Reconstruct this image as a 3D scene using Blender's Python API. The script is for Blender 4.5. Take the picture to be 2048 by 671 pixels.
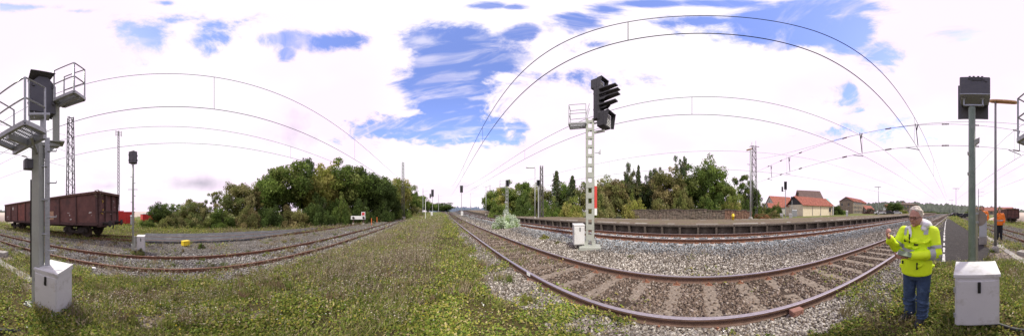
import bpy, bmesh, math, random
import numpy as np
from math import sin, cos, tan, atan2, radians, pi
from mathutils import Vector, Matrix

scene = bpy.context.scene
for o in list(bpy.data.objects):
    bpy.data.objects.remove(o)
C = scene.collection

# ------------------------------------------------------------------ camera
RAD = 2048 / (2 * pi)          # photograph pixels per radian of azimuth
CAMZ = 1.6
cam = bpy.data.cameras.new('camera')
camo = bpy.data.objects.new('camera', cam)
C.objects.link(camo)
camo.location = (0, 0, CAMZ)
camo.rotation_euler = (pi / 2, 0, (1396 - 1024) / RAD)
cam.type = 'PANO'
LAT = dict(latitude_min=-(671 - 422) / RAD, latitude_max=422 / RAD,
           longitude_min=-pi, longitude_max=pi)
for holder in (cam, getattr(cam, 'cycles', None)):
    if holder is None:
        continue
    try:
        holder.panorama_type = 'EQUIRECTANGULAR'
        for k, v in LAT.items():
            setattr(holder, k, v)
    except Exception:
        pass
cam.clip_start = 0.05
cam.clip_end = 4000
scene.camera = camo

# ------------------------------------------------------------------ world, sun, exposure
SUN_AZ = 2.02                  # clockwise from +Y
SUN_EL = radians(50)
world = bpy.data.worlds.new('World')
scene.world = world
world.use_nodes = True
nt = world.node_tree
nt.nodes.clear()


def wn(t, **kw):
    n = nt.nodes.new(t)
    for k, v in kw.items():
        setattr(n, k, v)
    return n


def wmath(op, a, b=None, c=None, clamp=False):
    n = wn('ShaderNodeMath', operation=op, use_clamp=clamp)
    for i, s in enumerate((a, b, c)):
        if s is None:
            continue
        if isinstance(s, (int, float)):
            n.inputs[i].default_value = s
        else:
            nt.links.new(s, n.inputs[i])
    return n.outputs[0]


def wvec(op, a, b=None, c=None):
    n = wn('ShaderNodeVectorMath', operation=op)
    for i, s in enumerate((a, b, c)):
        if s is None:
            continue
        if isinstance(s, tuple):
            n.inputs[i].default_value = s
        else:
            nt.links.new(s, n.inputs[i])
    return n


def build_sky():
    tc = wn('ShaderNodeTexCoord')
    d = wvec('NORMALIZE', tc.outputs['Generated']).outputs[0]
    rot = wn('ShaderNodeVectorRotate', rotation_type='Z_AXIS')
    rot.inputs['Angle'].default_value = (1024 - 1396) / RAD
    nt.links.new(d, rot.inputs['Vector'])
    sep = wn('ShaderNodeSeparateXYZ')
    nt.links.new(rot.outputs[0], sep.inputs[0])
    az = wmath('ARCTAN2', sep.outputs[0], sep.outputs[1])
    el = wmath('ARCSINE', sep.outputs[2])
    # sky directions in hundredths of a radian-ish units (azimuth, elevation)
    u = wmath('MULTIPLY_ADD', az, RAD, 1024)
    v = wmath('MULTIPLY_ADD', el, -RAD, 422)
    comb = wn('ShaderNodeCombineXYZ')
    nt.links.new(u, comb.inputs[0])
    nt.links.new(v, comb.inputs[1])
    # cloud-layer plane projection for the noise
    den = wmath('ADD', wmath('MAXIMUM', sep.outputs[2], 0.0), 0.22)
    px = wmath('DIVIDE', sep.outputs[0], den)
    py = wmath('DIVIDE', sep.outputs[1], den)
    pc = wn('ShaderNodeCombineXYZ')
    nt.links.new(px, pc.inputs[0])
    nt.links.new(py, pc.inputs[1])
    n1 = wn('ShaderNodeTexNoise')
    n1.inputs['Scale'].default_value = 3.2
    n1.inputs['Detail'].default_value = 9
    n1.inputs['Roughness'].default_value = 0.66
    n1.inputs['Distortion'].default_value = 0.35
    nt.links.new(pc.outputs[0], n1.inputs['Vector'])
    n2 = wn('ShaderNodeTexNoise')
    n2.inputs['Scale'].default_value = 0.9
    n2.inputs['Detail'].default_value = 4
    nt.links.new(pc.outputs[0], n2.inputs['Vector'])
    # openings in the cloud deck: centre, half-sizes, weight
    holes = [(300, 72, 95, 55, .75), (415, 75, 85, 45, .8), (345, 40, 120, 22, .40), (570, 78, 80, 22, .50), (660, 82, 70, 20, .46),
             (575, 105, 18, 16, .45), (60, 14, 120, 10, .42), (150, 22, 50, 8, .42), (335, 6, 35, 8, .5),
             (895, 150, 120, 135, 1.25), (845, 95, 75, 55, .75), (930, 90, 90, 55, .9), (900, 215, 75, 75, .95), (820, 258, 130, 34, .95), (905, 250, 120, 50, 1.1),
             (960, 270, 110, 26, .85), (745, 262, 80, 28, .58), (1000, 120, 70, 50, .6), (975, 12, 60, 10, .55), (1035, 262, 40, 30, .6),
             (1040, 66, 50, 20, .6), (1030, 14, 40, 8, .55), (1150, 45, 60, 30, .55), (1215, 20, 70, 22, .6), (1180, 90, 80, 20, .38),
             (1300, 8, 140, 14, .7), (1420, 40, 120, 18, .65), (1560, 45, 190, 48, 1.05), (1690, 60, 100, 50, 1.0), (1640, 15, 140, 30, .9),
             (1450, 8, 150, 18, .8), (1120, 150, 190, 26, .36), (1760, 100, 50, 45, .42), (1760, 262, 130, 18, .34), (1700, 190, 30, 40, .26), (1930, 78, 70, 22, .36)]
    acc = None
    for (u0, v0, a, b, w) in holes:
        m = wvec('MULTIPLY_ADD', comb.outputs[0], (1 / a, 1 / b, 0), (-u0 / a, -v0 / b, 0))
        ln = wvec('LENGTH', m.outputs[0]).outputs['Value']
        s = wmath('MULTIPLY_ADD', ln, -w, w)
        acc = s if acc is None else wmath('MAXIMUM', acc, s)
    acc = wmath('MAXIMUM', acc, -1.2)
    nz = wmath('MULTIPLY_ADD', n1.outputs['Fac'], 2.8, -1.4)
    t = wmath('ADD', acc, nz)
    mr = wn('ShaderNodeMapRange', interpolation_type='SMOOTHSTEP')
    mr.inputs['From Min'].default_value = 0.0
    mr.inputs['From Max'].default_value = 0.42
    nt.links.new(t, mr.inputs['Value'])
    # thin veils of cloud drifting through the openings
    st = wvec('MULTIPLY', pc.outputs[0], (2.2, 6.0, 1.0))
    n4 = wn('ShaderNodeTexNoise')
    n4.inputs['Scale'].default_value = 1.3
    n4.inputs['Detail'].default_value = 7
    n4.inputs['Roughness'].default_value = 0.6
    n4.inputs['Distortion'].default_value = 0.8
    nt.links.new(st.outputs[0], n4.inputs['Vector'])
    veil = wn('ShaderNodeMapRange', interpolation_type='SMOOTHSTEP')
    veil.inputs['From Min'].default_value = 0.46
    veil.inputs['From Max'].default_value = 0.72
    veil.inputs['To Min'].default_value = 1.0
    veil.inputs['To Max'].default_value = 0.42
    nt.links.new(n4.outputs['Fac'], veil.inputs['Value'])
    blue = wmath('MULTIPLY', mr.outputs[0], veil.outputs[0])
    sky = wn('ShaderNodeTexSky', sky_type='NISHITA')
    sky.sun_disc = False
    sky.sun_elevation = SUN_EL
    sky.sun_rotation = SUN_AZ
    sky.air_density = 1.0
    sky.dust_density = 0.4
    sky.ozone_density = 1.5
    hs = wn('ShaderNodeMix', data_type='RGBA', blend_type='MULTIPLY')
    hs.inputs['Factor'].default_value = 1
    nt.links.new(sky.outputs[0], hs.inputs['A'])
    hs.inputs['B'].default_value = (2.9, 2.6, 3.4, 1)
    # cloud: white, faintly pink in its thicker parts, a little grey low down
    ccol = wn('ShaderNodeValToRGB')
    ccol.color_ramp.elements[0].position = 0.36
    ccol.color_ramp.elements[0].color = (1.0, 0.95, 1.0, 1)
    ccol.color_ramp.elements[1].position = 0.60
    ccol.color_ramp.elements[1].color = (1.0, 0.835, 1.0, 1)
    nt.links.new(n2.outputs['Fac'], ccol.inputs[0])
    # grey undersides
    gacc = None
    for (u0, v0, a, b, w) in [(395, 366, 75, 18, .75), (590, 268, 40, 40, .35), (215, 372, 40, 10, .4), (930, 372, 30, 12, .4)]:
        m = wvec('MULTIPLY_ADD', comb.outputs[0], (1 / a, 1 / b, 0), (-u0 / a, -v0 / b, 0))
        ln = wvec('LENGTH', m.outputs[0]).outputs['Value']
        s = wmath('MULTIPLY_ADD', ln, -w, w)
        gacc = s if gacc is None else wmath('MAXIMUM', gacc, s)
    n3 = wn('ShaderNodeTexNoise')
    n3.inputs['Scale'].default_value = 0.028
    n3.inputs['Detail'].default_value = 5
    nt.links.new(comb.outputs[0], n3.inputs['Vector'])
    g = wmath('ADD', gacc, wmath('MULTIPLY_ADD', n3.outputs['Fac'], 1.0, -0.5))
    g = wmath('MULTIPLY', g, 0.95, clamp=True)
    gm = wn('ShaderNodeMix', data_type='RGBA')
    nt.links.new(g, gm.inputs['Factor'])
    nt.links.new(ccol.outputs[0], gm.inputs['A'])
    gm.inputs['B'].default_value = (0.45, 0.42, 0.50, 1)
    sc = wn('ShaderNodeMix', data_type='RGBA', blend_type='MULTIPLY')
    sc.inputs['Factor'].default_value = 1
    nt.links.new(gm.outputs['Result'], sc.inputs['A'])
    sc.inputs['B'].default_value = (10.8, 10.8, 10.8, 1)
    mix = wn('ShaderNodeMix', data_type='RGBA')
    nt.links.new(blue, mix.inputs['Factor'])
    nt.links.new(sc.outputs['Result'], mix.inputs['A'])
    nt.links.new(hs.outputs['Result'], mix.inputs['B'])
    bg = wn('ShaderNodeBackground')
    bg.inputs['Strength'].default_value = 0.1
    nt.links.new(mix.outputs['Result'], bg.inputs['Color'])
    out = wn('ShaderNodeOutputWorld')
    nt.links.new(bg.outputs[0], out.inputs['Surface'])


build_sky()
sl = bpy.data.lights.new('sun', 'SUN')
sl.energy = 4.2
sl.angle = radians(3)
sl.color = (1.0, 0.97, 0.84)
so = bpy.data.objects.new('sun', sl)
C.objects.link(so)
_sd = Vector((sin(SUN_AZ) * cos(SUN_EL), cos(SUN_AZ) * cos(SUN_EL), sin(SUN_EL)))
so.rotation_euler = _sd.to_track_quat('Z', 'Y').to_euler()
so.location = _sd * 50
scene.view_settings.view_transform = 'Standard'
scene.view_settings.look = 'None'
scene.view_settings.exposure = 0.08
scene.view_settings.gamma = 1.0
scene.view_settings.use_curve_mapping = False

# ------------------------------------------------------------------ small numeric helpers
rng = np.random.default_rng(7)
rnd = random.Random(11)


def az(px):
    return (px - 1396) / RAD


def pol(px, d):
    a = az(px)
    return (d * sin(a), d * cos(a))


def elev(py):
    """height over camera per metre of distance"""
    return tan((422 - py) / RAD)


def zat(py, d):
    return CAMZ + d * elev(py)


def vnoise(x, y, scale, seed=0):
    x = np.asarray(x, float) * scale + seed * 17.3
    y = np.asarray(y, float) * scale - seed * 9.1
    xi = np.floor(x).astype(np.int64)
    yi = np.floor(y).astype(np.int64)
    fx = x - xi
    fy = y - yi
    fx = fx * fx * (3 - 2 * fx)
    fy = fy * fy * (3 - 2 * fy)

    def h(i, j):
        n = (i * 374761393 + j * 668265263 + seed * 1442695) & 0x7fffffff
        n = ((n ^ (n >> 13)) * 1274126177) & 0x7fffffff
        return ((n ^ (n >> 16)) & 0xffff) / 65535.0
    a, b, c, d = h(xi, yi), h(xi + 1, yi), h(xi, yi + 1), h(xi + 1, yi + 1)
    return (a * (1 - fx) + b * fx) * (1 - fy) + (c * (1 - fx) + d * fx) * fy


def fbm(x, y, scale, seed=0, octs=4):
    s = 0
    a = 0.5
    for k in range(octs):
        s = s + a * vnoise(x, y, scale * 2 ** k, seed + k)
        a *= 0.5
    return s / (1 - 0.5 ** octs)


def smooth(a, b, x):
    t = np.clip((x - a) / (b - a), 0, 1)
    return t * t * (3 - 2 * t)


# cross-section of the ground: y (v = y - 0.08 x on the low side) -> z
_PY = [-400, -60, -20, -13.2, -10, -7.6, -6.9, -4.9, -4.3, -3, -1.6, 0, 1.0, 1.4, 1.74, 1.92, 3.2, 3.38, 3.7, 4.3, 5.3, 8.8, 9.4, 16, 19, 24, 60, 400]
_PZ = [-.6, -.6, -.5, -.45, -.42, -.40, -.44, -.44, -.36, -.2, -.07, 0, .03, .07, .065, .035, .035, .07, .075, .12, .27, .28, .28, .2, .3, .45, .5, 0]


def rise(x):
    t = np.clip(-np.asarray(x, float) - 15, 0, 45)
    return 0.0006 * t * t


SID = [(-60, -15.2), (-30, -13.6), (-16.4, -12.4), (0, -11.1), (6, -10.75), (14, -11.1), (22, -11.7), (35, -13.5), (60, -18.5), (90, -26)]


def sid_y(x):
    return np.interp(x, [p[0] for p in SID], [p[1] for p in SID])


def sid_z(x):
    return np.interp(x, [-60, 5, 22, 36, 90], [-.27, -.27, -.73, -1.0, -1.4])


def ground(x, y):
    x = np.asarray(x, float)
    y = np.asarray(y, float)
    v = np.where(y < 0, y - 0.08 * x * smooth(0, 3, -y), y)
    v = np.where((x > 40) | (x < -60), np.where(y < 0, y - 0.08 * np.clip(x, -60, 40), y), v)
    z = np.interp(v, _PY, _PZ)
    # the siding falls away towards the far right
    w = smooth(-6.5, -9.5, y)
    z = z + w * (np.interp(x, [5, 22, 36, 90], [0, -.46, -.73, -1.0]))
    z = z + rise(x)
    far = smooth(60, 160, np.hypot(x, y))
    z = z * (1 - far) + far * (-.4)
    return z


def gz(x, y):
    return float(ground(x, y))


def inpoly(x, y, poly):
    ins = np.zeros(np.shape(x), bool)
    n = len(poly)
    for i in range(n):
        x0, y0 = poly[i]
        x1, y1 = poly[(i + 1) % n]
        c = ((y0 > y) != (y1 > y)) & (x < (x1 - x0) * (y - y0) / (y1 - y0 + 1e-12) + x0)
        ins ^= c
    return ins


PATH_POLY = [(4.75, 0.95), (12, 1.25), (31, 1.55), (31, .75), (27, .35), (14.3, -1.1), (9.5, -1.55), (6.4, -1.5), (4.9, -.85)]
STRIP_POLY = [(3.6, -9.75), (3.2, -13.6), (-6, -14.2), (-12.5, -13.6), (-13.4, -12.7), (-5, -10.45)]


def zones(x, y):
    """weights per surface kind at plan points"""
    x = np.asarray(x, float)
    y = np.asarray(y, float)
    n = fbm(x, y, .9, 3) - .5
    n2 = fbm(x, y, 2.6, 9) - .5
    v = np.where(y < 0, y - 0.08 * np.clip(x, -60, 40), y)
    yj = y + n * 1.1 + n2 * .6
    vj = v + n * 1.6 + n2 * .7
    Z = {}
    Z['bed'] = (y > 1.74) & (y < 3.42)
    # gravel shoulder on the camera side of the near track widens to the right
    edge = np.interp(x, [-40, -12, -5, -2.2, 0, 3, 5, 40], [1.15, 1.25, 1.1, 1.0, 1.0, .75, .95, .9])
    Z['shoulder'] = (yj > edge) & (y <= 1.74)
    Z['between'] = (y >= 3.42) & (yj < 4.75)
    Z['blue'] = (y > 3.5) & (yj >= 4.75) & (y < 9.1)
    Z['l1'] = (vj < -4.35) & (v > -7.5)
    Z['yard'] = (v <= -7.5) & (vj > -10.3) & (x < 24)
    Z['asphalt'] = inpoly(x, y, PATH_POLY) | inpoly(x, y, STRIP_POLY)
    Z['dirt'] = ((x > 5.2) & (x < 11) & (yj < -.9) & (yj > -2.9)) | ((np.abs(y + 2.25) < .35) & (x < 3.6) & (x > -4) & (n2 > .13))
    Z['sand'] = (x > 22) & (y < -16 - .12 * (x - 22))
    return Z


# ------------------------------------------------------------------ materials
def lin(r, g, b):
    def f(c):
        c /= 255
        return c / 12.92 if c <= .04045 else ((c + .055) / 1.055) ** 2.4
    return (f(r), f(g), f(b))


MATS = {}


def mat(name, col, rough=.8, var=.25, scale=8, col2=None, bump=0.0, bscale=None, metal=0.0, attr=None, spec=.4, trans=0.0, stain=None, stain_scale=1.5):
    if name in MATS:
        return MATS[name]
    m = bpy.data.materials.new(name)
    m.use_nodes = True
    t = m.node_tree
    b = t.nodes['Principled BSDF']
    b.inputs['Roughness'].default_value = rough
    b.inputs['Metallic'].default_value = metal
    b.inputs['Specular IOR Level'].default_value = spec
    tc = t.nodes.new('ShaderNodeTexCoord')
    nz = t.nodes.new('ShaderNodeTexNoise')
    nz.inputs['Scale'].default_value = scale
    nz.inputs['Detail'].default_value = 6
    nz.inputs['Roughness'].default_value = .65
    t.links.new(tc.outputs['Object'], nz.inputs['Vector'])
    mx = t.nodes.new('ShaderNodeMix')
    mx.data_type = 'RGBA'
    mr = t.nodes.new('ShaderNodeMapRange')
    mr.inputs['From Min'].default_value = .3
    mr.inputs['From Max'].default_value = .7
    t.links.new(nz.outputs['Fac'], mr.inputs['Value'])
    t.links.new(mr.outputs[0], mx.inputs['Factor'])
    c1 = tuple(max(0, c * (1 - var)) for c in col) + (1,)
    c2 = (tuple(min(1, c * (1 + var)) for c in col) if col2 is None else tuple(col2)) + (1,)
    mx.inputs['A'].default_value = c1
    mx.inputs['B'].default_value = c2
    res = mx.outputs['Result']
    if attr:
        at = t.nodes.new('ShaderNodeAttribute')
        at.attribute_name = attr
        mm = t.nodes.new('ShaderNodeMix')
        mm.data_type = 'RGBA'
        mm.blend_type = 'MULTIPLY'
        mm.inputs['Factor'].default_value = 1
        t.links.new(res, mm.inputs['A'])
        t.links.new(at.outputs['Color'], mm.inputs['B'])
        res = mm.outputs['Result']
    if stain:
        ns = t.nodes.new('ShaderNodeTexNoise')
        ns.inputs['Scale'].default_value = stain_scale
        ns.inputs['Detail'].default_value = 7
        ns.inputs['Roughness'].default_value = .7
        t.links.new(tc.outputs['Object'], ns.inputs['Vector'])
        r2 = t.nodes.new('ShaderNodeMapRange')
        r2.inputs['From Min'].default_value = .52
        r2.inputs['From Max'].default_value = .68
        t.links.new(ns.outputs['Fac'], r2.inputs['Value'])
        m2 = t.nodes.new('ShaderNodeMix')
        m2.data_type = 'RGBA'
        t.links.new(r2.outputs[0], m2.inputs['Factor'])
        t.links.new(res, m2.inputs['A'])
        m2.inputs['B'].default_value = tuple(stain) + (1,)
        res = m2.outputs['Result']
    t.links.new(res, b.inputs['Base Color'])
    if bump:
        nb = t.nodes.new('ShaderNodeTexNoise')
        nb.inputs['Scale'].default_value = bscale or scale * 3
        nb.inputs['Detail'].default_value = 5
        t.links.new(tc.outputs['Object'], nb.inputs['Vector'])
        bp = t.nodes.new('ShaderNodeBump')
        bp.inputs['Strength'].default_value = bump
        bp.inputs['Distance'].default_value = .02
        t.links.new(nb.outputs['Fac'], bp.inputs['Height'])
        t.links.new(bp.outputs[0], b.inputs['Normal'])
    if trans:
        tr = t.nodes.new('ShaderNodeBsdfTranslucent')
        t.links.new(res, tr.inputs['Color'])
        ms = t.nodes.new('ShaderNodeMixShader')
        ms.inputs[0].default_value = trans
        t.links.new(b.outputs[0], ms.inputs[1])
        t.links.new(tr.outputs[0], ms.inputs[2])
        t.links.new(ms.outputs[0], t.nodes['Material Output'].inputs['Surface'])
    MATS[name] = m
    return m


M = mat
mGround = M('ground_soil', (1, 1, 1), .95, .35, 3.5, bump=.6, bscale=30, attr='Col', spec=.08)
mLeaf = M('grass_leaf', (1, 1, 1), .6, .12, 2, attr='Col', trans=.4, spec=.12)
mStone = M('ballast_stone', (.95, .95, .95), .95, .3, 30, attr='Col', spec=.1)
mRail = M('rusty_rail', (.135, .082, .062), .62, .3, 14, bump=.25, stain=(.17, .085, .05), stain_scale=5)
mRailTop = M('worn_rail_head', (.42, .38, .40), .32, .2, 20, metal=.8)
mRailRust = M('orange_rust_rail', (.16, .075, .045), .75, .35, 9, bump=.35, stain=(.09, .05, .04), stain_scale=4)
mSleeperW = M('weathered_timber', (.20, .16, .125), .9, .45, 16, bump=.6, stain=(.30, .25, .20), stain_scale=8)
mSleeperC = M('concrete_sleeper', (.40, .38, .36), .9, .2, 10, bump=.3)
mFast = M('rust_fastening', (.22, .10, .06), .85, .4, 20, bump=.3)
mGreyGreen = M('grey_green_paint', (.34, .355, .315), .55, .10, 6, bump=.04, stain=(.28, .285, .25), stain_scale=3)
mGalv = M('galvanised_steel', (.37, .38, .39), .45, .18, 25, metal=.35)
mSteelD = M('weathered_steel', (.085, .08, .075), .6, .25, 8, metal=.2)
mDarkHead = M('signal_black', (.035, .034, .04), .55, .2, 8)
mGreyHead = M('signal_grey_back', (.085, .082, .09), .5, .12, 6)
mBoxWhite = M('cabinet_white', (.58, .575, .57), .5, .06, 4, stain=(.40, .385, .35), stain_scale=4)
mBlack = M('black_plastic', (.018, .018, .018), .5, .2, 20)
mConcrete = M('concrete', (.33, .31, .28), .9, .2, 9, bump=.3, stain=(.22, .21, .18))
mPlatWall = M('platform_wall_concrete', (.115, .095, .08), .95, .35, 5, bump=.4, stain=(.19, .165, .14), stain_scale=3, spec=.1)
mPlatTop = M('platform_gravel_top', (.155, .12, .092), .95, .4, 7, bump=.7, bscale=40, stain=(.14, .145, .065), stain_scale=1.6, spec=.05)
mWhitePaint = M('white_marking', (.50, .48, .46), .8, .25, 30, stain=(.16, .15, .145), stain_scale=14)
mDash = M('pale_edge_mark', (.58, .56, .52), .85, .25, 20)
mAsphalt = M('asphalt', (.055, .050, .049), .98, .4, 40, bump=.7, bscale=120, stain=(.085, .078, .074), stain_scale=4, spec=.05)
mAsphaltOld = M('old_asphalt', (.085, .085, .09), .9, .35, 6, bump=.5, bscale=50, stain=(.16, .155, .15), stain_scale=1.6, spec=.05)
mWagon = M('wagon_oxide_red', (.14, .064, .054), .75, .28, 2.2, bump=.12, stain=(.055, .037, .036), stain_scale=.9)
mWagonB = M('wagon_panel_brighter', (.21, .075, .058), .75, .3, 3, bump=.1, stain=(.09, .05, .045), stain_scale=1.2)
mWagonRib = M('wagon_rib', (.080, .042, .038), .8, .3, 5, bump=.15)
mWagonRim = M('wagon_rusty_rim', (.125, .065, .048), .85, .4, 6, bump=.4, stain=(.065, .04, .035), stain_scale=5)
mUnder = M('bogie_grime', (.035, .028, .025), .85, .4, 8, bump=.3)
mMarkW = M('chalk_white_mark', (.55, .52, .48), .8, .3, 20)
mMarkY = M('yellow_mark', (.50, .33, .08), .8, .3, 20)
mRed = M('red_container_paint', (.55, .035, .03), .5, .15, 3, stain=(.40, .03, .025))
mYellow = M('yellow_plastic', (.78, .58, .03), .5, .15, 5)
mOrange = M('orange_post', (.65, .16, .04), .6, .2, 5)
mWire = M('wire', (.012, .012, .013), .6, .1, 5)
mInsul = M('insulator_brown', (.11, .06, .045), .4, .2, 5)
mBark = M('bark', (.10, .08, .06), .95, .35, 6, bump=.6)
mHiVis = M('hi_vis_yellow', (.72, .97, .015), .62, .07, 7, bump=.25, bscale=9)
mHiVisO = M('hi_vis_orange', (.85, .20, .015), .65, .08, 7)
mReflect = M('reflective_grey', (.40, .41, .42), .4, .1, 30)
mJean = M('denim', (.035, .06, .115), .9, .35, 9, bump=.4, bscale=25, stain=(.075, .12, .20), stain_scale=6)
mDarkCloth = M('dark_trousers', (.022, .023, .03), .9, .3, 9)
mShoe = M('shoe_dark', (.03, .03, .036), .7, .3, 20)
mSkin = M('skin', (.46, .235, .17), .5, .1, 20)
mHair = M('grey_hair', (.66, .58, .49), .75, .35, 60, bump=1.0, bscale=55)
mHairD = M('dark_hair', (.03, .022, .016), .75, .3, 60)
mHood = M('white_hood_fabric', (.82, .81, .84), .9, .06, 12, bump=.2, bscale=20)
mLampOr = M('lamp_shade', (.66, .50, .34), .45, .15, 8, trans=.5)
mTile = M('clay_tile', (.27, .085, .058), .85, .45, 2.5, bump=.4, bscale=7, stain=(.42, .17, .12), stain_scale=2.8)
mTileBrown = M('brown_tile', (.135, .085, .075), .85, .35, 2, bump=.4, bscale=6)
mCream = M('cream_render', (.72, .63, .47), .9, .06, .8, stain=(.60, .50, .36))
mGreyRender = M('grey_render', (.42, .41, .38), .9, .08, .8)
mStoneWall = M('rough_stone_wall', (.19, .155, .125), .95, .45, 4, bump=.8, bscale=9, stain=(.29, .21, .17), stain_scale=2)
mSandstone = M('sandstone_block', (.25, .20, .15), .9, .3, 1.2, stain=(.18, .14, .11))
mDarkSlate = M('dark_gable_boards', (.05, .045, .05), .8, .25, 3)
mTurq = M('turquoise_sheet', (.17, .42, .40), .6, .25, 1.5)
mBrick = M('red_brick', (.24, .085, .055), .9, .3, 2)
mGlass = M('window_glass', (.03, .035, .045), .12, .2, 2, spec=.6)
mFrame = M('window_frame_white', (.6, .6, .58), .6, .05, 4)
mSandM = M('sand', (.52, .43, .36), .95, .12, .6, bump=.4, bscale=4)
mForest = M('far_forest', (.045, .06, .042), .95, .5, .05, bump=0)
mCarD = M('car_dark', (.03, .03, .035), .3, .1, 3)
mCarW = M('car_white', (.6, .6, .6), .3, .05, 3)
mCarB = M('car_blue', (.06, .08, .14), .3, .1, 3)
mRoundSign = M('round_sign_back', (.30, .245, .21), .6, .12, 6)
mRedPaint = M('red_paint', (.55, .05, .04), .6, .1, 8)
mWhitePlate = M('white_plate', (.72, .72, .71), .6, .06, 8)
mPaper = M('paper_sheet', (.16, .20, .13), .7, .15, 10)
mGravelPale = M('pale_pebble', (.6, .58, .55), .9, .1, 10)


# ------------------------------------------------------------------ mesh builders
class MB:
    def __init__(s):
        s.v = []
        s.f = []
        s.mi = []
        s.cur = 0

    def add(s, vs, fs):
        o = len(s.v)
        s.v += [tuple(p) for p in vs]
        s.f += [tuple(i + o for i in f) for f in fs]
        s.mi += [s.cur] * len(fs)
        return s

    def box(s, c, size, rz=0, rx=0, ry=0, taper=1.0):
        hx, hy, hz = size[0] / 2, size[1] / 2, size[2] / 2
        R = Matrix.Rotation(rz, 3, 'Z') @ Matrix.Rotation(ry, 3, 'Y') @ Matrix.Rotation(rx, 3, 'X')
        vs = []
        for z in (-1, 1):
            k = taper if z > 0 else 1
            for x, y in ((-1, -1), (1, -1), (1, 1), (-1, 1)):
                vs.append(Vector(c) + R @ Vector((x * hx * k, y * hy * k, z * hz)))
        return s.add(vs, [(3, 2, 1, 0), (4, 5, 6, 7), (0, 1, 5, 4), (1, 2, 6, 5), (2, 3, 7, 6), (3, 0, 4, 7)])

    def bbox(s, c, size, b=.01, rz=0):
        """box with bevelled edges"""
        bm = bmesh.new()
        bmesh.ops.create_cube(bm, size=1)
        for v in bm.verts:
            v.co = Vector((v.co.x * size[0], v.co.y * size[1], v.co.z * size[2]))
        bmesh.ops.bevel(bm, geom=list(bm.edges), offset=b, segments=2, affect='EDGES', profile=.5)
        R = Matrix.Rotation(rz, 3, 'Z')
        bm.verts.index_update()
        vs = [Vector(c) + R @ v.co for v in bm.verts]
        fs = [[v.index for v in f.verts] for f in bm.faces]
        bm.free()
        return s.add(vs, fs)

    def tube(s, path, r, n=8, cap=True, flat=None):
        pts = [Vector(p) for p in path]
        rs = r if isinstance(r, (list, tuple)) else [r] * len(pts)
        vs = []
        prev = None
        for i, p in enumerate(pts):
            d = (pts[min(i + 1, len(pts) - 1)] - pts[max(i - 1, 0)])
            d = d.normalized() if d.length > 1e-9 else Vector((0, 0, 1))
            if prev is None:
                a = Vector((0, 0, 1)) if abs(d.z) < .9 else Vector((1, 0, 0))
                x = d.cross(a).normalized()
            else:
                x = (prev - d * prev.dot(d)).normalized()
            prev = x
            y = d.cross(x)
            for k in range(n):
                t = 2 * pi * k / n
                vs.append(p + (x * cos(t) + y * sin(t)) * rs[i])
        fs = []
        for i in range(len(pts) - 1):
            for k in range(n):
                a = i * n + k
                b = i * n + (k + 1) % n
                fs.append((a, b, b + n, a + n))
        if cap:
            fs.append(tuple(range(n - 1, -1, -1)))
            fs.append(tuple((len(pts) - 1) * n + k for k in range(n)))
        return s.add(vs, fs)

    def bar(s, p0, p1, w, h=None):
        """square bar between two points"""
        h = h or w
        p0, p1 = Vector(p0), Vector(p1)
        d = (p1 - p0).normalized()
        a = Vector((0, 0, 1)) if abs(d.z) < .95 else Vector((0, 1, 0))
        x = d.cross(a).normalized()
        y = x.cross(d)
        vs = []
        for p in (p0, p1):
            for i, j in ((-1, -1), (1, -1), (1, 1), (-1, 1)):
                vs.append(p + x * i * w / 2 + y * j * h / 2)
        return s.add(vs, [(3, 2, 1, 0), (4, 5, 6, 7), (0, 1, 5, 4), (1, 2, 6, 5), (2, 3, 7, 6), (3, 0, 4, 7)])

    def prism(s, poly, p0, ax, ay, ext):
        """extrude a 2-D polygon: origin p0, axes ax, ay, along ext"""
        p0, ax, ay, ext = Vector(p0), Vector(ax), Vector(ay), Vector(ext)
        n = len(poly)
        vs = [p0 + ax * a + ay * b for a, b in poly] + [p0 + ax * a + ay * b + ext for a, b in poly]
        fs = [tuple(range(n - 1, -1, -1)), tuple(range(n, 2 * n))]
        fs += [(i, (i + 1) % n, (i + 1) % n + n, i + n) for i in range(n)]
        return s.add(vs, fs)

    def sweep(s, prof, path, zup=True, side=(0, 1)):
        """sweep a closed profile (lateral, up) along a plan path"""
        n = len(prof)
        pts = [Vector(p) for p in path]
        vs = []
        for i, p in enumerate(pts):
            d = (pts[min(i + 1, len(pts) - 1)] - pts[max(i - 1, 0)]).normalized()
            l = Vector((-d.y, d.x, 0)).normalized()
            for a, b in prof:
                vs.append(p + l * a + Vector((0, 0, b)))
        fs = []
        for i in range(len(pts) - 1):
            for k in range(n):
                a = i * n + k
                b = i * n + (k + 1) % n
                fs.append((a, a + n, b + n, b))
        fs.append(tuple(range(n)))
        fs.append(tuple((len(pts) - 1) * n + k for k in range(n - 1, -1, -1)))
        return s.add(vs, fs)

    def lathe(s, prof, c=(0, 0, 0), n=16, axis='Z'):
        vs = []
        for r, h in prof:
            for k in range(n):
                t = 2 * pi * k / n
                p = (r * cos(t), r * sin(t), h)
                if axis == 'Y':
                    p = (p[0], p[2], p[1])
                elif axis == 'X':
                    p = (p[2], p[0], p[1])
                vs.append(Vector(c) + Vector(p))
        fs = []
        for i in range(len(prof) - 1):
            for k in range(n):
                a = i * n + k
                b = i * n + (k + 1) % n
                fs.append((a, b, b + n, a + n))
        fs.append(tuple(range(n - 1, -1, -1)))
        fs.append(tuple((len(prof) - 1) * n + k for k in range(n)))
        return s.add(vs, fs)

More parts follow.
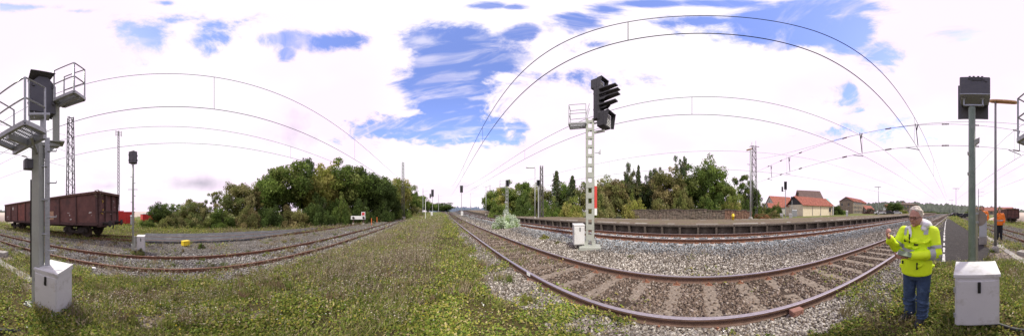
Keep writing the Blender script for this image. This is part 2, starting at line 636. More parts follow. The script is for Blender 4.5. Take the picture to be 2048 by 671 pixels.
    def mesh(s, name, mats, smooth_=False):
        me = bpy.data.meshes.new(name)
        me.from_pydata([tuple(v) for v in s.v], [], s.f)
        mats = mats if isinstance(mats, (list, tuple)) else [mats]
        for m in mats:
            me.materials.append(m)
        if len(mats) > 1:
            me.polygons.foreach_set('material_index', s.mi)
        bm = bmesh.new()
        bm.from_mesh(me)
        bmesh.ops.recalc_face_normals(bm, faces=list(bm.faces))
        bm.to_mesh(me)
        bm.free()
        if smooth_:
            me.polygons.foreach_set('use_smooth', [True] * len(me.polygons))
        me.update()
        return me

    def build(s, name, mats, parent=None, smooth_=False, loc=None, rz=0):
        o = bpy.data.objects.new(name, s.mesh(name, mats, smooth_))
        C.objects.link(o)
        if parent:
            o.parent = parent
        if loc is not None:
            o.location = loc
            o.rotation_euler.z = rz
        return o


def link_mesh(name, me, parent=None, loc=None, rot=None, scale=None):
    o = bpy.data.objects.new(name, me)
    C.objects.link(o)
    if parent:
        o.parent = parent
    if loc is not None:
        o.location = loc
    if rot is not None:
        o.rotation_euler = rot
    if scale is not None:
        o.scale = scale
    return o


def np_mesh(name, verts, faces, mat_=None, cols=None, smooth_=False):
    me = bpy.data.meshes.new(name)
    verts = np.ascontiguousarray(verts, np.float32)
    faces = np.ascontiguousarray(faces, np.int32)
    nf, k = faces.shape
    me.vertices.add(len(verts))
    me.vertices.foreach_set('co', verts.ravel())
    me.loops.add(nf * k)
    me.loops.foreach_set('vertex_index', faces.ravel())
    me.polygons.add(nf)
    me.polygons.foreach_set('loop_start', np.arange(0, nf * k, k, dtype=np.int32))
    me.polygons.foreach_set('loop_total', np.full(nf, k, np.int32))
    if smooth_:
        me.polygons.foreach_set('use_smooth', np.ones(nf, bool))
    me.update(calc_edges=True)
    if cols is not None:
        a = me.color_attributes.new('Col', 'FLOAT_COLOR', 'POINT')
        cc = np.ones((len(verts), 4), np.float32)
        cc[:, :3] = cols
        a.data.foreach_set('color', cc.ravel())
    if mat_:
        me.materials.append(mat_)
    me.validate()
    return me


def tag(o, label=None, cat=None, group=None, kind=None):
    if label:
        o['label'] = label
    if cat:
        o['category'] = cat
    if group:
        o['group'] = group
    if kind:
        o['kind'] = kind
    return o


def thing(name, label, cat, loc=(0, 0, 0), rz=0, group=None):
    o = bpy.data.objects.new(name, None)
    o.empty_display_size = .2
    C.objects.link(o)
    o.location = loc
    o.rotation_euler.z = rz
    return tag(o, label, cat, group)


def polar_thing(name, label, cat, px, d, z=None, group=None, turn=0):
    """a thing whose local +x points right and +y points away as seen from the tripod spot"""
    x, y = pol(px, d)
    if z is None:
        z = gz(x, y)
    return thing(name, label, cat, (x, y, z), -az(px) + turn, group)


# ================================================================== THE SETTING
def axis(fine, step, far, grow=1.22):
    a = list(np.arange(0, fine + 1e-6, step))
    s = step
    while a[-1] < far:
        s *= grow
        a.append(a[-1] + s)
    a = np.array(a)
    return np.concatenate([-a[:0:-1], a])


def build_ground():
    xs = axis(15, .16, 600)
    ys = axis(11, .16, 600)
    X, Y = np.meshgrid(xs, ys, indexing='ij')
    Zg = ground(X, Y)
    near = smooth(40, 20, np.hypot(X, Y))
    Zg = Zg + near * ((fbm(X, Y, 1.3, 5) - .5) * .05 + (fbm(X, Y, 5, 8, 3) - .5) * .025)
    # keep the sheet below sleepers and path
    w = zones(X, Y)
    Zg = np.where(w['asphalt'], Zg - .03, Zg)
    n = fbm(X, Y, .7, 21)
    n2 = fbm(X, Y, 4, 33, 3)
    grass = np.stack([.05 + .07 * n, .045 + .05 * n, .022 + .02 * n], -1)
    dry = np.stack([.09 + .07 * n, .072 + .06 * n, .05 + .02 * n], -1)
    wd = smooth(-1, -9, X) * smooth(-.2, -1.2, Y) * smooth(-14, -6, Y)
    col = grass * (1 - wd[..., None]) + dry * wd[..., None]
    far_w = smooth(15, 30, np.hypot(X, Y))[..., None]
    col = col * (1 - far_w) + np.array([.15, .165, .055]) * far_w

    def put(mask, c, jit=.35):
        c = np.array(c)
        val = c * (1 + jit * (n2[..., None] - .5) * 2)
        col[mask] = val[mask]
    put(w['bed'], (.075, .056, .044))
    put(w['shoulder'], (.15, .13, .115))  # gravel grounds coloured dark, standing in for shade in the gaps between stones
    put(w['between'], (.14, .12, .105))
    put(w['blue'], (.085, .083, .083))
    put(w['l1'], (.12, .11, .10))
    put(w['yard'], (.15, .138, .125))
    put(w['dirt'], (.27, .225, .185))
    put(w['sand'], (.50, .42, .36), .1)
    nx, ny = X.shape
    idx = np.arange(nx * ny).reshape(nx, ny)
    f = np.stack([idx[:-1, :-1], idx[1:, :-1], idx[1:, 1:], idx[:-1, 1:]], -1).reshape(-1, 4)
    me = np_mesh('ground', np.stack([X, Y, Zg], -1).reshape(-1, 3), f, mGround, col.reshape(-1, 3), True)
    o = link_mesh('ground', me)
    tag(o, kind='structure')


build_ground()


def ribbon(name, xs, ya, yb, zf, matr, cols=7, skirt=.12, wob=.05, seed=0):
    V = []
    for i, x in enumerate(xs):
        a = ya(x) + (vnoise(x, 0, 1.7, seed) - .5) * wob * 2
        b = yb(x) + (vnoise(x, 9, 1.7, seed + 3) - .5) * wob * 2
        V.append((x, a, zf(x, a) - skirt))
        for k in range(cols + 1):
            y = a + (b - a) * k / cols
            V.append((x, y, zf(x, y)))
        V.append((x, b, zf(x, b) - skirt))
    m = cols + 3
    F = []
    for i in range(len(xs) - 1):
        for k in range(m - 1):
            F.append((i * m + k, i * m + k + 1, (i + 1) * m + k + 1, (i + 1) * m + k))
    F.append(tuple(range(m)))
    F.append(tuple((len(xs) - 1) * m + k for k in range(m - 1, -1, -1)))
    mb = MB()
    mb.add([tuple(map(float, v)) for v in V], F)
    return mb.build(name, matr)


def path_z(x, y):
    return gz(x, y) + .03


p = ribbon('asphalt_path', np.arange(4.75, 31.2, .35),
           lambda x: np.interp(x, [4.75, 12, 31], [.95, 1.25, 1.55]),
           lambda x: np.interp(x, [4.75, 6.4, 9.5, 14.3, 27, 31], [-.85, -1.5, -1.55, -1.1, .35, .75]), path_z, mAsphalt)
tag(p, kind='structure')
# worn white line along the path, in pieces
for k in range(22):
    x0 = 4.9 + k * 1.18
    L = 1.12 - .5 * rnd.random()
    if rnd.random() < .1:
        continue
    mb = MB()
    q = []
    for t in np.linspace(0, 1, 6):
        x = x0 + L * t
        yc = np.interp(x, [4.5, 12.1, 23, 31], [.29, .71, 1.19, 1.35])
        w = .030 + .028 * rnd.random()
        q.append((x, yc, w))
    vs = []
    for x, yc, w in q:
        vs += [(x, yc - w, path_z(x, yc - w) + .005), (x, yc + w, path_z(x, yc + w) + .005)]
    mb.add(vs, [(2 * i, 2 * i + 2, 2 * i + 3, 2 * i + 1) for i in range(5)])
    mb.build('white_line', mWhitePaint, p)

STRIP_Z = -.288
s = ribbon('asphalt_loading_strip', np.arange(-13.4, 3.61, .4),
           lambda x: np.interp(x, [-13.4, -5, 3.6], [-12.75, -10.45, -9.75]),
           lambda x: np.interp(x, [-13.4, -6, 3.6], [-13.2, -14.2, -13.6]), lambda x, y: STRIP_Z, mAsphaltOld, 6, .2, .15, 5)
tag(s, kind='structure')

# ------------------------------------------------------------------ tracks
PROF = [(-.070, 0), (.070, 0), (.070, .012), (.012, .030), (.009, .110), (.036, .124), (.036, .156), (.026, .160),
        (-.026, .160), (-.036, .156), (-.036, .124), (-.009, .110), (-.012, .030), (-.070, .012)]
RH = .160


def rail(parent, path, m0, mtop=None):
    mb = MB()
    mb.sweep(PROF, path)
    if mtop:
        n = len(PROF)
        for i in range(len(path) - 1):
            for k in (6, 7, 8):
                mb.mi[i * n + k] = 1
        return mb.build('rail', [m0, mtop], parent)
    return mb.build('rail', m0, parent)


def sleeper_mesh(matr, L=2.5, w=.25, h=.12, name='sleeper'):
    mb = MB()
    mb.bbox((0, 0, -h / 2), (w, L, h), .015)
    me = mb.mesh(name, matr)
    return me


def fastening_mesh():
    mb = MB()
    mb.box((0, 0, .008), (.15, .34, .016))
    for sgn in (-1, 1):
        mb.box((0, sgn * .105, .028), (.07, .045, .03))
        mb.tube([(0, sgn * .105, .03), (0, sgn * .105, .075)], .016, 6)
        mb.box((.05, sgn * .135, .022), (.03, .03, .02))
    return mb.mesh('rail_fastening', mFast)


def track(label, yc, ztop, xr, m0, mtop, smat, sx, fastx, group='railway tracks', zsink=0.0, gauge=1.49):
    t = thing('railway_track', label, 'railway track', (0, 0, 0), 0, group)
    xs = np.arange(xr[0], xr[1] + .1, 2.5)
    for sgn in (-1, 1):
        pth = []
        for x in xs:
            dy = (yc(x + .5) - yc(x - .5))
            pth.append((float(x), float(yc(x) + sgn * gauge / 2 * math.sqrt(1 + dy * dy)), float(ztop(x) - RH)))
        rail(t, pth, m0, mtop)
    sm = sleeper_mesh(smat)
    fm = fastening_mesh()
    x = sx[0]
    while x < sx[1]:
        dy = float(yc(x + .5) - yc(x - .5))
        zt = float(ztop(x)) - RH
        link_mesh('sleeper', sm, t, (x + rnd.uniform(-.02, .02), float(yc(x)) + rnd.uniform(-.03, .03), zt - .002 - zsink),
                  (0, 0, math.atan(dy) + rnd.uniform(-.012, .012)))
        if fastx[0] < x < fastx[1]:
            for sgn in (-1, 1):
                link_mesh('rail_fastening', fm, t, (x, float(yc(x)) + sgn * gauge / 2, zt - .004), (0, 0, math.atan(dy)))
        x += .63
    return t


T1Y = 2.565
bend = lambda x: -.004 * max(0, -x - 38) ** 2
t1 = track('near rusty track between the grassy verge and the signal with a red and white plate', lambda x: T1Y + bend(x), lambda x: .20 + float(rise(x)),
           (-70, 75), mRail, mRailTop, mSleeperW, (-19.95, 24), (-9, 13), zsink=-.010)
t2 = track('second track beyond the ballast slope, running along the platform wall', lambda x: 7.35, lambda x: .45 + float(rise(x)),
           (-80, 75), mRailRust, mRailTop, mSleeperC, (-24, 26), (-13, 13))
t3 = track('rusty single track in grey gravel beyond the weeds, in front of the wagon', lambda x: -5.92 + .08 * x, lambda x: -.30 + float(rise(x)),
           (-60, 45), mRailRust, None, mSleeperW, (-12, 14), (-6, 8), zsink=.035)
t4 = track('siding under the brown wagons, ending at the white buffer stop', lambda x: float(sid_y(x)), lambda x: float(sid_z(x)) + (float(rise(x)) if x > -30 else float(rise(-30))),
           (-22.5, 80), mRailRust, None, mSleeperW, (3, 26), (2, 2), zsink=.03)

# details on the near track
mb = MB()
mb.bbox((0, 0, 0), (.17, .10, .13), .012)
mb.box((0, .07, -.02), (.10, .08, .05))
mb.tube([(-.05, -.055, .03), (-.05, -.065, .03)], .012, 6)
mb.tube([(.05, -.055, .03), (.05, -.065, .03)], .012, 6)
o = mb.build('rail_sensor', M('sensor_redbrown', (.26, .13, .10), .7, .2, 10), t1, loc=(1.82 * tan(az(1583)), 1.82 - .115, .12), rz=0)
mb = MB()
pts = [(1.82 * tan(az(1226)) + k * .055, 1.70 - .02 * sin(k * .9) - (.16 * max(0, (k - 9) / 4) ** 2), .115 - .009 * k) for k in range(14)]
mb.tube(pts, .011, 6)
mb.build('bond_cable', mBlack, t1)
mb = MB()
mb.box((0, 0, 0), (.13, .008, .07))
mb.build('paint_mark', mWhitePlate, t1, loc=(1.82 * tan(az(1060)), 1.82 - .041, .17))
for xx in (-13.3, 4.4):
    mb = MB()
    mb.bbox((0, -.022, 0), (.62, .02, .10), .006)
    for k in range(4):
        mb.tube([(-.22 + k * .147, -.03, 0), (-.22 + k * .147, -.06, 0)], .016, 6)
    mb.build('fishplate', mRail, t1, loc=(xx, 1.82, .10))

# ------------------------------------------------------------------ platform
PZ = .83
PY0, PY1 = 9.05, 15.5
plat = thing('platform', None, None)
plat['kind'] = 'structure'
plat['label'] = 'long low platform with gravel top behind the second track'
xs = np.arange(-90, 85, 2.5)


def pz(x):
    return PZ + float(rise(x))


mb = MB()
prof = [(0.02, -.75), (0.02, 0), (PY1 - PY0, 0), (PY1 - PY0, -.75)]
V = []
F = []
for i, x in enumerate(xs):
    V += [(x, PY0 + .10, pz(x) - .62), (x, PY0 + .10, pz(x) - .004), (x, PY1, pz(x)), (x, PY1, pz(x) - .8)]
for i in range(len(xs) - 1):
    for k in range(3):
        F.append((i * 4 + k, i * 4 + k + 1, i * 4 + k + 5, i * 4 + k + 4))
mb.add([tuple(map(float, v)) for v in V], F)
mb.build('platform_surface', mPlatTop, plat)
mbp = MB()
mbp.bbox((0, .07, -.36), (.90, .06, .48), .01)
panel_me = mbp.mesh('wall_panel', mPlatWall)
mbp = MB()
mbp.bbox((0, -.07, -.36), (.12, .28, .50), .012)
post_me = mbp.mesh('wall_post', mPlatWall)
mbp = MB()
mbp.bbox((0, .02, -.055), (.992, .44, .11), .012)
cop_me = mbp.mesh('coping_slab', mPlatWall)
for k in range(-30, 36):
    x = k * 1.0
    z = pz(x + .5)
    link_mesh('wall_panel', panel_me, plat, (x + .5, PY0 + .03, z))
    link_mesh('wall_post', post_me, plat, (x, PY0 + .01, z), (0, 0, rnd.uniform(-.02, .02)))
    link_mesh('coping_slab', cop_me, plat, (x + .5, PY0 + rnd.uniform(-.012, .012), z + rnd.uniform(.003, .015)))
mb = MB()
mb.box((-60, PY0 + .05, pz(-60) - .9), (59.9, .12, .5))
for x0, x1 in ((-85, -30.1), (36.1, 82)):
    xx = np.arange(x0, x1, 2.0)
    mb2 = MB()
    mb2.sweep([(-.09, -.62), (.09, -.62), (.09, .008), (-.09, .008)], [(float(x), PY0 + .08, pz(x)) for x in xx])
    mb2.build('wall_run', mPlatWall, plat)
for row, (yy, cov, x0, x1) in enumerate(((9.85, .55, -26, 30), (14.75, .6, -30, 32))):
    x = x0
    while x < x1:
        L = rnd.uniform(.3, .85) if rnd.random() < .8 else rnd.uniform(1.2, 2.0)
        if rnd.random() < cov:
            mb = MB()
            w = rnd.uniform(.08, .13)
            mb.add([(0, -w, 0), (L, -w + .01, 0), (L + .02, w, 0), (.01, w - .01, 0)], [(0, 1, 2, 3)])
            mb.build('painted_dash', mDash, plat, loc=(x, yy + rnd.uniform(-.02, .02), pz(x) + .006))
        x += L + rnd.uniform(.15, .5)

# stone retaining wall behind the platform
rw = thing('retaining_wall', 'low rough stone wall with dark coping behind the platform', 'wall', (-8.7, 19.6, .2))
for i in range(22):
    L = .70
    h = 1.42 + rnd.uniform(-.03, .03)
    mb = MB()
    # courses of rough blocks with recessed joints
    zz = 0
    while zz < h - .08:
        ch = rnd.uniform(.17, .26)
        xx = 0
        while xx < L - .02:
            cw = min(rnd.uniform(.22, .42), L - xx)
            mb.bbox((i * L + xx + cw / 2, rnd.uniform(-.03, .03), zz + ch / 2), (cw - .02, .4, ch - .02), .02)
            xx += cw
        zz += ch
    mb.build('wall_section', mStoneWall if i < 17 else M('reddish_stone', (.26, .155, .11), .95, .4, 4, bump=.8), rw)
    mb = MB()
    mb.bbox((i * L + L / 2, 0, zz + .06), (L - .012, .5, .12), .015)
    mb.build('coping_slab', mPlatWall, rw)

# far hill with its wood, and the low ridge to the left
def hill(name, pts, d0, d1, label, base_z):
    V = []
    n = 240
    us = np.linspace(pts[0][0], pts[-1][0], n)
    yy = np.interp(us, [p[0] for p in pts], [p[1] for p in pts])
    rows = 12
    for j in range(rows + 1):
        t = j / rows
        d = d0 + (d1 - d0) * t
        for i in range(n):
            top = CAMZ + d1 * elev(yy[i])
            z = base_z + (top - base_z) * (t ** .8)
            jig = 0 if j == 0 else (vnoise(us[i], j * 7, .33, 4) - .5) * d1 * .022 + (vnoise(us[i], j * 3, .9, 8) - .5) * d1 * .012
            a = az(us[i])
            V.append((d * sin(a), d * cos(a), z + jig))
    for i in range(n):
        a = az(us[i])
        V.append(((d1 + 60) * sin(a), (d1 + 60) * cos(a), base_z))
    F = []
    for j in range(rows + 1):
        for i in range(n - 1):
            F.append((j * n + i, j * n + i + 1, (j + 1) * n + i + 1, (j + 1) * n + i))
    cols = np.array([[.050, .062, .042]]) * (0.65 + .8 * rng.random((len(V), 1)))
    me = np_mesh(name, np.array(V), np.array(F), M('far_wood', (1, 1, 1), .95, .25, .08, attr='Col'), cols)
    o = link_mesh(name, me)
    tag(o, label, kind='stuff')


hill('wooded_hill', [(1640, 420), (1680, 412), (1720, 408), (1760, 405), (1800, 403), (1840, 406), (1880, 408), (1920, 410), (1960, 414), (2000, 416), (2035, 419), (2060, 424)],
     190, 330, 'long dark wooded hill on the horizon behind the station', -1)
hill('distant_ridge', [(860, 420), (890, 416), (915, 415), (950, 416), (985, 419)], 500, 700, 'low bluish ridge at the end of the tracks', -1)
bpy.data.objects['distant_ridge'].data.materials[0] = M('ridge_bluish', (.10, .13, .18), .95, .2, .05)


# ------------------------------------------------------------------ ground cover
def logpolar(n, r0, r1):
    r = np.exp(rng.uniform(math.log(r0), math.log(r1), n))
    t = rng.uniform(0, 2 * pi, n)
    return r * np.sin(t), r * np.cos(t), r


def near_rail(x, y, w=.075):
    a = np.abs(y - 1.82) < w
    a |= np.abs(y - 3.31) < w
    a |= np.abs(y - 6.605) < w
    a |= np.abs(y - 8.095) < w
    yl = -5.92 + .08 * x
    a |= np.abs(y - yl - .745) < w
    a |= np.abs(y - yl + .745) < w
    return a


OBST = []   # (x, y, r) kept free of plants


def leaves_mesh(name, base, dirv, ln, wd, col, label, cat):
    n = len(base)
    dirv = dirv / np.linalg.norm(dirv, axis=1, keepdims=True)
    up = np.tile([0, 0, 1.0], (n, 1)) + rng.normal(0, .35, (n, 3))
    side = np.cross(dirv, up)
    side /= np.linalg.norm(side, axis=1, keepdims=True) + 1e-9
    nrm = np.cross(side, dirv)
    v0 = base
    v1 = base + dirv * (ln * .5)[:, None] + side * (wd * .5)[:, None] + nrm * (ln * .08)[:, None]
    v2 = base + dirv * ln[:, None]
    v3 = base + dirv * (ln * .5)[:, None] - side * (wd * .5)[:, None] + nrm * (ln * .08)[:, None]
    V = np.stack([v0, v1, v2, v3], 1).reshape(-1, 3)
    F = np.arange(4 * n).reshape(n, 4)
    me = np_mesh(name, V, F, mLeaf, np.repeat(col, 4, 0))
    o = link_mesh(name, me)
    return tag(o, label, cat, kind='stuff')


def pick(cols, n, w=None):
    cols = np.array(cols)
    i = rng.choice(len(cols), n, p=w)
    return cols[i] * (0.75 + .5 * rng.random((n, 1)))


def dryness(x, y):
    """how much of the plant cover is dry, pale stalks"""
    a = smooth(-1.6, -5, x) * smooth(.1, -.9, y + .03 * (x + 4))
    return np.clip(a * (.15 + 1.9 * (fbm(x, y, .7, 44) - .22)), 0, 1)


def scatter_plants():
    # low leafy cover
    x, y, r = logpolar(560000, 1.35, 45)
    w = zones(x, y)
    bare = w['bed'] | w['shoulder'] | w['between'] | w['blue'] | w['l1'] | w['yard'] | w['dirt'] | w['sand']
    dens = np.where(bare, 0.0, 1.0)
    patch = fbm(x, y, 1.1, 61)
    dens = np.where(w['shoulder'] | w['dirt'], smooth(.42, .62, patch) * np.where(x < -.6, .95, .6), dens)
    dens = np.where(w['l1'] | w['yard'], smooth(.52, .68, patch) * np.where(w['yard'], .7, .4), dens)
    dens = np.where(w['between'], smooth(.66, .8, patch) * .5, dens)
    dens = np.where(w['bed'], smooth(.58, .72, patch) * np.where(x < -2.0, .55, .08), dens)
    dens = np.where(w['asphalt'], 0, dens)
    dens = np.where((y > 3.6), dens * .5, dens)
    thin = fbm(x, y, 2.2, 71)
    dens = dens * (.16 + .84 * smooth(.38, .54, thin))
    dr = dryness(x, y)
    dens = dens * (1 - .45 * dr)
    keep = (rng.random(len(x)) < dens) & ~near_rail(x, y) & (y < 5.0)
    x, y, r, dr = x[keep], y[keep], r[keep], dr[keep]
    n = len(x)
    sz = (1 + .16 * r)
    tall = .15 + 2.6 * np.clip(fbm(x, y, 1.3, 81) - .22, 0, 1) ** 1.2
    h = rng.random(n) ** 1.1 * .075 * sz * tall
    base = np.stack([x, y, ground(x, y) + h], -1)
    a = rng.uniform(0, 2 * pi, n)
    e = rng.uniform(-.4, 1.3, n)
    d = np.stack([np.cos(a) * np.cos(e), np.sin(a) * np.cos(e), np.sin(e)], -1)
    ln = rng.uniform(.014, .046, n) * sz
    wd = ln * rng.uniform(.35, .75, n)
    g = pick([(.19, .265, .045), (.28, .32, .06), (.40, .36, .09), (.10, .15, .035), (.47, .40, .20)], n, [.29, .28, .18, .12, .13])
    dc = pick([(.33, .28, .19), (.25, .20, .15), (.21, .22, .08)], n)
    tint = .55 + .95 * fbm(x, y, .6, 91)
    col = np.where((rng.random(n) < dr * .45)[:, None], dc, g * tint[:, None])
    leaves_mesh('low_weeds', base, d, ln, wd, col, 'low leafy green weeds and clover covering the verge', 'weeds')
    # grass blades
    x, y, r = logpolar(260000, 1.35, 40)
    w = zones(x, y)
    bare = w['bed'] | w['shoulder'] | w['between'] | w['blue'] | w['l1'] | w['yard'] | w['dirt'] | w['sand'] | w['asphalt']
    patch = fbm(x, y, .9, 101)
    dens = smooth(.38, .62, patch) * np.where(bare, 0.0, 1)
    dens = np.where(w['shoulder'] | w['l1'] | w['yard'], smooth(.58, .7, patch) * .4, dens)
    dens = np.where(w['bed'] & (x < -3), smooth(.5, .7, patch) * .4, dens)
    keep = (rng.random(len(x)) < dens) & ~near_rail(x, y) & (y < 5)
    x, y, r = x[keep], y[keep], r[keep]
    n = len(x)
    sz = 1 + .10 * r
    base = np.stack([x, y, ground(x, y) - .005], -1)
    a = rng.uniform(0, 2 * pi, n)
    e = rng.uniform(.7, 1.5, n)
    d = np.stack([np.cos(a) * np.cos(e), np.sin(a) * np.cos(e), np.sin(e)], -1)
    ln = rng.uniform(.04, .13, n) * sz
    wd = rng.uniform(.004, .008, n) * (1 + .25 * r)
    dr = dryness(x, y)
    g = pick([(.18, .24, .05), (.26, .28, .08), (.36, .32, .15), (.46, .40, .25)], n, [.36, .3, .2, .14])
    dc = pick([(.36, .30, .21), (.29, .23, .16)], n)
    col = np.where((rng.random(n) < dr * .8)[:, None], dc, g)
    leaves_mesh('grass_blades', base, d, ln, wd, col, 'thin upright grass blades among the weeds on the verge', 'grass')
    # dry stalks with pale seed heads
    x, y, r = logpolar(150000, 1.9, 42)
    w = zones(x, y)
    v = y - .08 * x
    ok = ~(w['bed'] | w['blue'] | w['asphalt'] | w['sand']) & (y < 1.3) & (v > -13.5)
    dr = dryness(x, y)
    dens = dr * .95 + .02 + .25 * smooth(.6, .75, fbm(x, y, .8, 77))
    dens = np.where((v < -3.9) & (v > -5.1), .22, dens)          # along the edge of the low track
    dens = np.where((v < -7.4) & (v > -9.9), .08 + .5 * smooth(.45, .62, fbm(x, y, .7, 5)) + .3 * smooth(2, 8, x), dens)
    dens = np.where((v < -5.1) & (v > -7.4), .02, dens)
    dens = np.where((x > 5) & (y < -2.6) & (v > -4.5), .25, dens)
    keep = ok & (rng.random(len(x)) < dens) & ~near_rail(x, y)
    x, y, r, dr = x[keep], y[keep], r[keep], dr[keep]
    n = len(x)
    hgt = rng.uniform(.10, .40, n) * (.35 + 1.4 * fbm(x, y, .9, 13)) * (.75 + .5 * dr)
    z0 = ground(x, y)
    base = np.stack([x, y, z0], -1)
    a = rng.uniform(0, 2 * pi, n)
    e = rng.uniform(1.15, 1.55, n)
    d = np.stack([np.cos(a) * np.cos(e), np.sin(a) * np.cos(e), np.sin(e)], -1)
    sc = 1 + .12 * r
    stem_c = pick([(.30, .24, .17), (.22, .16, .12), (.38, .31, .22), (.19, .19, .08)], n)
    leaves_mesh('dry_stalks', base, d, hgt, .006 * sc, stem_c, 'dry brown weed stalks standing on the verge', 'weeds')
    rep = 4
    bx = np.repeat(base, rep, 0) + np.repeat(d * hgt[:, None], rep, 0) * rng.uniform(.35, 1.05, (n * rep, 1)) + rng.normal(0, .014, (n * rep, 3)) * np.repeat(sc, rep)[:, None] ** .5
    m = n * rep
    d2 = rng.normal(0, 1, (m, 3))
    ln = rng.uniform(.008, .022, m) * np.repeat(sc, rep)
    hc = pick([(.60, .54, .43), (.42, .34, .26), (.30, .24, .20), (.28, .28, .10), (.72, .67, .56)], m, [.25, .25, .2, .15, .15])
    leaves_mesh('seed_heads', bx, d2, ln, ln * .7, hc, 'pale dry seed heads on the weed stalks', 'weeds')
    # taller tufts that break up the carpet
    cx, cy, cr = logpolar(1500, 1.9, 26)
    w = zones(cx, cy)
    vv = cy - .08 * cx
    okc = ~(w['bed'] | w['blue'] | w['asphalt'] | w['sand'] | w['between']) & (cy < 1.35) & (vv > -9.5) & (fbm(cx, cy, .5, 19) > .45)
    cx, cy, cr = cx[okc], cy[okc], cr[okc]
    nb = 46
    n = len(cx) * nb
    ci = np.repeat(np.arange(len(cx)), nb)
    spread = rng.uniform(.03, .11, len(cx))[ci]
    x = cx[ci] + rng.normal(0, 1, n) * spread
    y = cy[ci] + rng.normal(0, 1, n) * spread
    hh = rng.uniform(.08, .26, len(cx))[ci] * rng.uniform(.4, 1.1, n)
    a = rng.uniform(0, 2 * pi, n)
    e = rng.uniform(.85, 1.5, n)
    d = np.stack([np.cos(a) * np.cos(e), np.sin(a) * np.cos(e), np.sin(e)], -1)
    tone = pick([(.15, .20, .045), (.22, .24, .07), (.30, .25, .13), (.24, .17, .11), (.36, .30, .20)], len(cx))[ci] * rng.uniform(.75, 1.25, (n, 1))
    leaves_mesh('grass_tufts', np.stack([x, y, ground(x, y)], -1), d, hh, rng.uniform(.005, .012, n) * (1 + .15 * cr[ci]), tone, 'taller ragged grass tufts scattered through the verge', 'grass')
    # small yellow and white flowers
    n = 520
    x, y, r = logpolar(n, 1.8, 12)
    w = zones(x, y)
    ok = ~(w['bed'] | w['blue'] | w['asphalt'] | w['between']) & (y < 1)
    x, y, r = x[ok], y[ok], r[ok]
    k = len(x)
    rep = 5
    cx = np.repeat(np.stack([x, y, ground(x, y) + rng.uniform(.04, .12, k)], -1), rep, 0)
    a = np.tile(np.arange(rep) * 2 * pi / rep, k)
    d = np.stack([np.cos(a), np.sin(a), np.full(k * rep, .3)], -1)
    c = np.repeat(np.where((rng.random(k) < .8)[:, None], np.array([[.75, .58, .03]]), np.array([[.75, .75, .7]])), rep, 0)
    leaves_mesh('wild_flowers', cx, d, np.full(k * rep, .010) * (1 + .1 * np.repeat(r, rep)), np.full(k * rep, .009) * (1 + .1 * np.repeat(r, rep)), c, 'tiny yellow and white flowers dotted over the verge', 'flowers')


scatter_plants()


